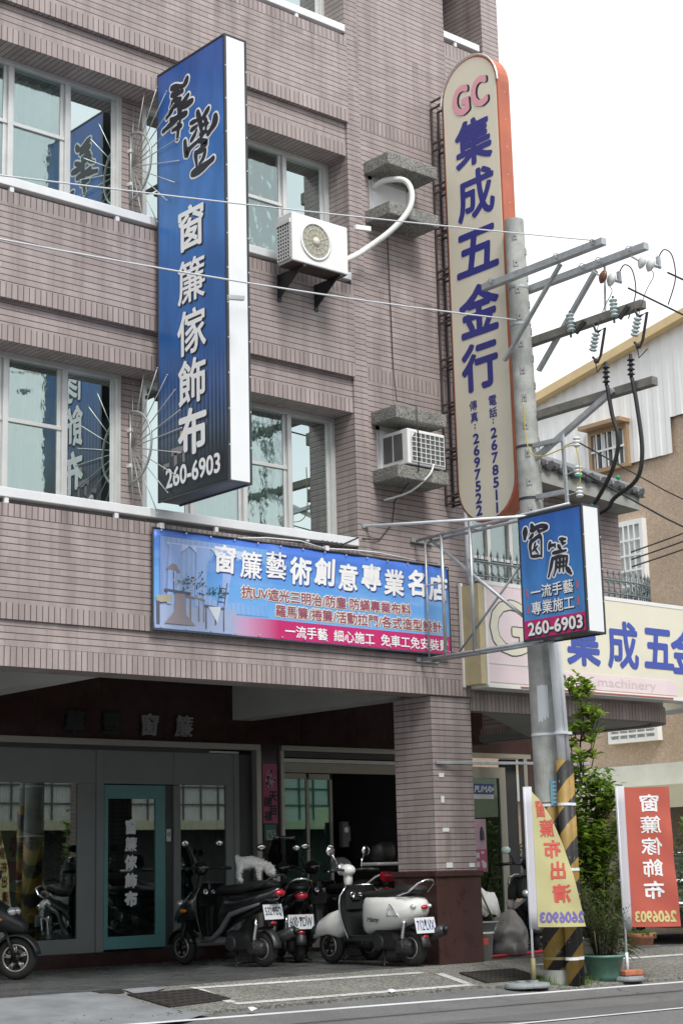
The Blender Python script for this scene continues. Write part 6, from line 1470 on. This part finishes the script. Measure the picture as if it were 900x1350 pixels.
mb = MB(); glyphs(mb, 'PUMA', (18.92, 18.419, 2.28), FX, FZ, 1, .06, .002, fith=.095, shear=.2); glyphs(mb, '>', (19.11, 18.419, 2.28), FX, FZ, 1, .05, .002, fith=.1); mb.build('lettering', 'plate_white', t)
t = thing('poster', 'pink and white advertising poster on the green glass door', 'poster', (18.85, 18.42, 1.3))
mb = MB(); mb.box(18.62, 18.95, 18.420, 18.427, 1.02, 1.82, 1); mb.box(18.62, 18.95, 18.417, 18.4195, 1.02, 1.36, 0); mb.build('paper', ['poster_pink', 'poster_light'], t)
mb = MB(); mb.tube([(18.85, 18.416, 1.50), (18.85, 18.416, 1.62), (18.85, 18.416, 1.70)], [.04, .04, .015], 8); mb.build('printed_bottle', 'print_dark', t)
mb = MB(); mb.ell((18.88, 18.4155, 1.12), (.05, .001, .05), 12, 6)
for z in (1.28, 1.14): mb.box(18.70, 18.78, 18.415, 18.4168, z-.05, z+.03); mb.box(18.82, 18.88, 18.415, 18.4168, z+.01, z+.05)
mb.build('printed_block', 'plate_white', t)
t = thing('wall_bottle_holder', 'dark bottle shaped holder with a paper tag on the maroon pillar behind the dog', 'holder', (14.64, 18.36, 1.0))
mb = MB(); mb.lathe([(.001, 0), (.06, 0), (.06, .15), (.025, .2), (.025, .34), (.001, .34)], (14.63, 18.31, 1.0), n=14); mb.build('bottle', 'black_satin', t, True)
mb = MB(); mb.box(14.57, 14.69, 18.235, 18.243, .96, 1.06); mb.build('paper_tag', 'plate_white', t)
# galvanised bar fixed behind the column towards the pole
mb = MB(); mb.bar((14.0, 14.385, 2.33), (16.2, 13.9, 2.33), .035, .035); tag(mb.build('steel_bar', 'galv', None, bevel=.004), 'horizontal galvanised bar across the arcade opening right of the column', 'bar')
# yellow panel in place of a flag's reflection, and toys inside the shop window
t = thing('reflected_flag', 'yellow panel with red characters behind the left shop window standing in for a reflected flag', 'banner', (10.6, 18.7, 1.0))
mb = MB(); mb.prism([(10.35, 18.72, 1.05), (11.02, 18.72, .90), (11.25, 18.72, 1.62), (10.55, 18.72, 1.74)], (0, .01, 0)); mb.build('paper', 'flag_yellow', t)
mb = MB()
for s, x, z in (('特', 10.92, 1.50), ('價', 10.80, 1.18)): glyphs(mb, s, (x, 18.717, z), FX, FZ, 1, .06, .003, fith=.25, shear=.15, sx=1.25)
mb.build('lettering', 'ink_red', t)
for k, (x, lab, mt) in enumerate(((11.02, 'small brown chair ornament on the shop window ledge', 'bamboo'), (11.27, 'small pale figurine on the shop window ledge', 'cloth_white'))):
    t = thing('figurine', lab, 'ornament', (x, 18.6, .35)); mb = MB()
    if k == 0:
        for dx in (-.06, .06): mb.tube([(x+dx, 18.6, .35), (x+dx, 18.6, .62)], .012, 6)
        mb.box(x-.075, x+.075, 18.55, 18.66, .46, .48); mb.tube([(x+.075*cos(a), 18.62, .60+.07*sin(a)) for a in [i*pi/8 for i in range(9)]], .014, 6); mb.build('wooden_frame', mt, t)
    else:
        mb.lathe([(.001, 0), (.05, 0), (.03, .08), (.045, .14), (.02, .19), (.038, .23), (.03, .28), (.001, .3)], (x, 18.6, .35), n=14); mb.build('moulded_body', mt, t, True)
t = thing('potted_plant', 'leafy indoor plant standing inside the left shop window', 'plant', (11.45, 18.85, .35)); lf, st = MB(), MB()
st.tube([(11.45, 18.85, .3), (11.5, 18.85, 1.2), (11.45, 18.82, 1.95)], .014, 6)
for i in range(150): z = random.uniform(.7, 2.0); leaf(lf, (11.46+random.uniform(-.14, .14), 18.85+random.uniform(-.1, .1), z), rdir(.6), .13, .06)
st.build('stem', 'bark', t, True); lf.build('foliage', 'leaf', t)
# ============================================================ parked cars in the alley
def car(label, pos, hd, no=None):
    t = thing('parked_car', label, 'car', pos, hd, 'cars parked in the alley'); L = dict(local=True)
    mb = MB(); hw = .83     # x forward, rear at 0, front at 4.3
    sect(mb, [(.0, .55, hw*.86, .22, 5), (.08, .60, hw*.97, .34, 5), (.6, .62, hw, .37, 5), (1.6, .60, hw, .36, 5), (3.0, .58, hw, .35, 5), (3.8, .56, hw*.97, .31, 5), (4.2, .50, hw*.86, .24, 4), (4.3, .46, hw*.7, .16, 4)], n=24); bd = mb.build('body', 'car_paint', t, True, **L)
    mb = MB(); sect(mb, [(.25, .98, hw*.80, .05, 5), (.65, 1.18, hw*.76, .25, 4.5), (1.2, 1.22, hw*.76, .27, 4.5), (2.2, 1.21, hw*.76, .27, 4.5), (2.7, 1.13, hw*.76, .19, 4.5), (3.25, .94, hw*.80, .03, 5)], n=24); mb.build('cabin_glass', 'car_glass', bd, True, **L)
    mb = MB(); sect(mb, [(.60, 1.43, hw*.60, .03, 3), (.9, 1.47, hw*.70, .035, 3), (2.0, 1.47, hw*.70, .035, 3), (2.35, 1.43, hw*.60, .03, 3)], n=20); mb.build('roof', 'car_paint', bd, True, **L)
    for x in (.75, 3.45):
        for s in (-1, 1):
            mb = MB(); mb.torus((x, s*(hw-.06), .31), .235, .075, 'Y', 26, 8); wh = mb.build('wheel', 'tyre', t, True, **L)
            mb = MB(); mb.lathe([(.001, 0), (.06, s*.01), (.17, s*.0), (.18, s*.02), (.19, 0)], (x, s*(hw-.01), .31), 'Y', 20); mb.build('rim', 'rim_silver', wh, True, **L)
    for s in (-1, 1):
        mb = MB(); mb.ell((4.16, s*.58, .66), (.12, .17, .075), 14, 7); mb.build('headlight', 'lamp_clear', bd, True, **L)
        mb = MB(); mb.ell((.06, s*.62, .78), (.07, .12, .09), 12, 7); mb.build('tail_light', 'red_lens', bd, True, **L)
        mb = MB(); mb.ell((2.75, s*(hw+.10), .98), (.06, .10, .07), 10, 6); mb.build('wing_mirror', 'car_paint', bd, True, **L)
    mb = MB(); mb.box(4.24, 4.31, -.45, .45, .52, .60); mb.box(4.22, 4.30, -.5, .5, .30, .40); mb.build('grille', 'black_satin', bd, bevel=.02, **L)
    mb = MB(); mb.box(4.31, 4.32, -.18, .18, .40, .54); pl = mb.build('number_plate', 'plate_white', bd, **L)
    if no: mb = MB(); glyphs(mb, no, (4.321, 0, .47), (0, 1, 0), FZ, 1, .05, .002, fith=.085); mb.build('plate_lettering', 'ink', pl, **L)
car('dark car facing the road in the alley behind the red flag', (25.0, 20.25, -.2), radians(229), '93')
car('dark car mostly hidden behind the potted shrubs and the red flag', (23.1, 21.5, -.2), radians(229))

# litter by the kerb
random.seed(21)
for k, (x, y, lab) in enumerate(((11.9, 13.0, 'white paper scrap on the road edge in front of the retro scooter'), (9.9, 12.75, 'white paper scrap at the corner of the pale concrete ramp'))):
    mb = MB(); z = slope(y)+.012; mb.add([(x, y, z), (x+.08, y+.01, z+.02), (x+.10, y+.07, z+.006), (x+.03, y+.09, z+.03), (x+.05, y+.045, z+.035)], [(0, 1, 4), (1, 2, 4), (2, 3, 4), (3, 0, 4)]); tag(mb.build('paper_scrap', 'plate_white'), lab, 'litter', 'paper scraps by the kerb')
lf = MB()
for i in range(160):
    x = random.uniform(7.5, 18); y = 13.0-.035*(x-9) + random.gauss(0, .10) if x < 13 else random.uniform(12.2, 12.7); z = slope(y)+.014
    leaf(lf, (x, y, z), (random.uniform(-1, 1), random.uniform(-1, 1), .08), random.uniform(.02, .05), .018)
tag(lf.build('fallen_leaves', 'soil'), kind='stuff')
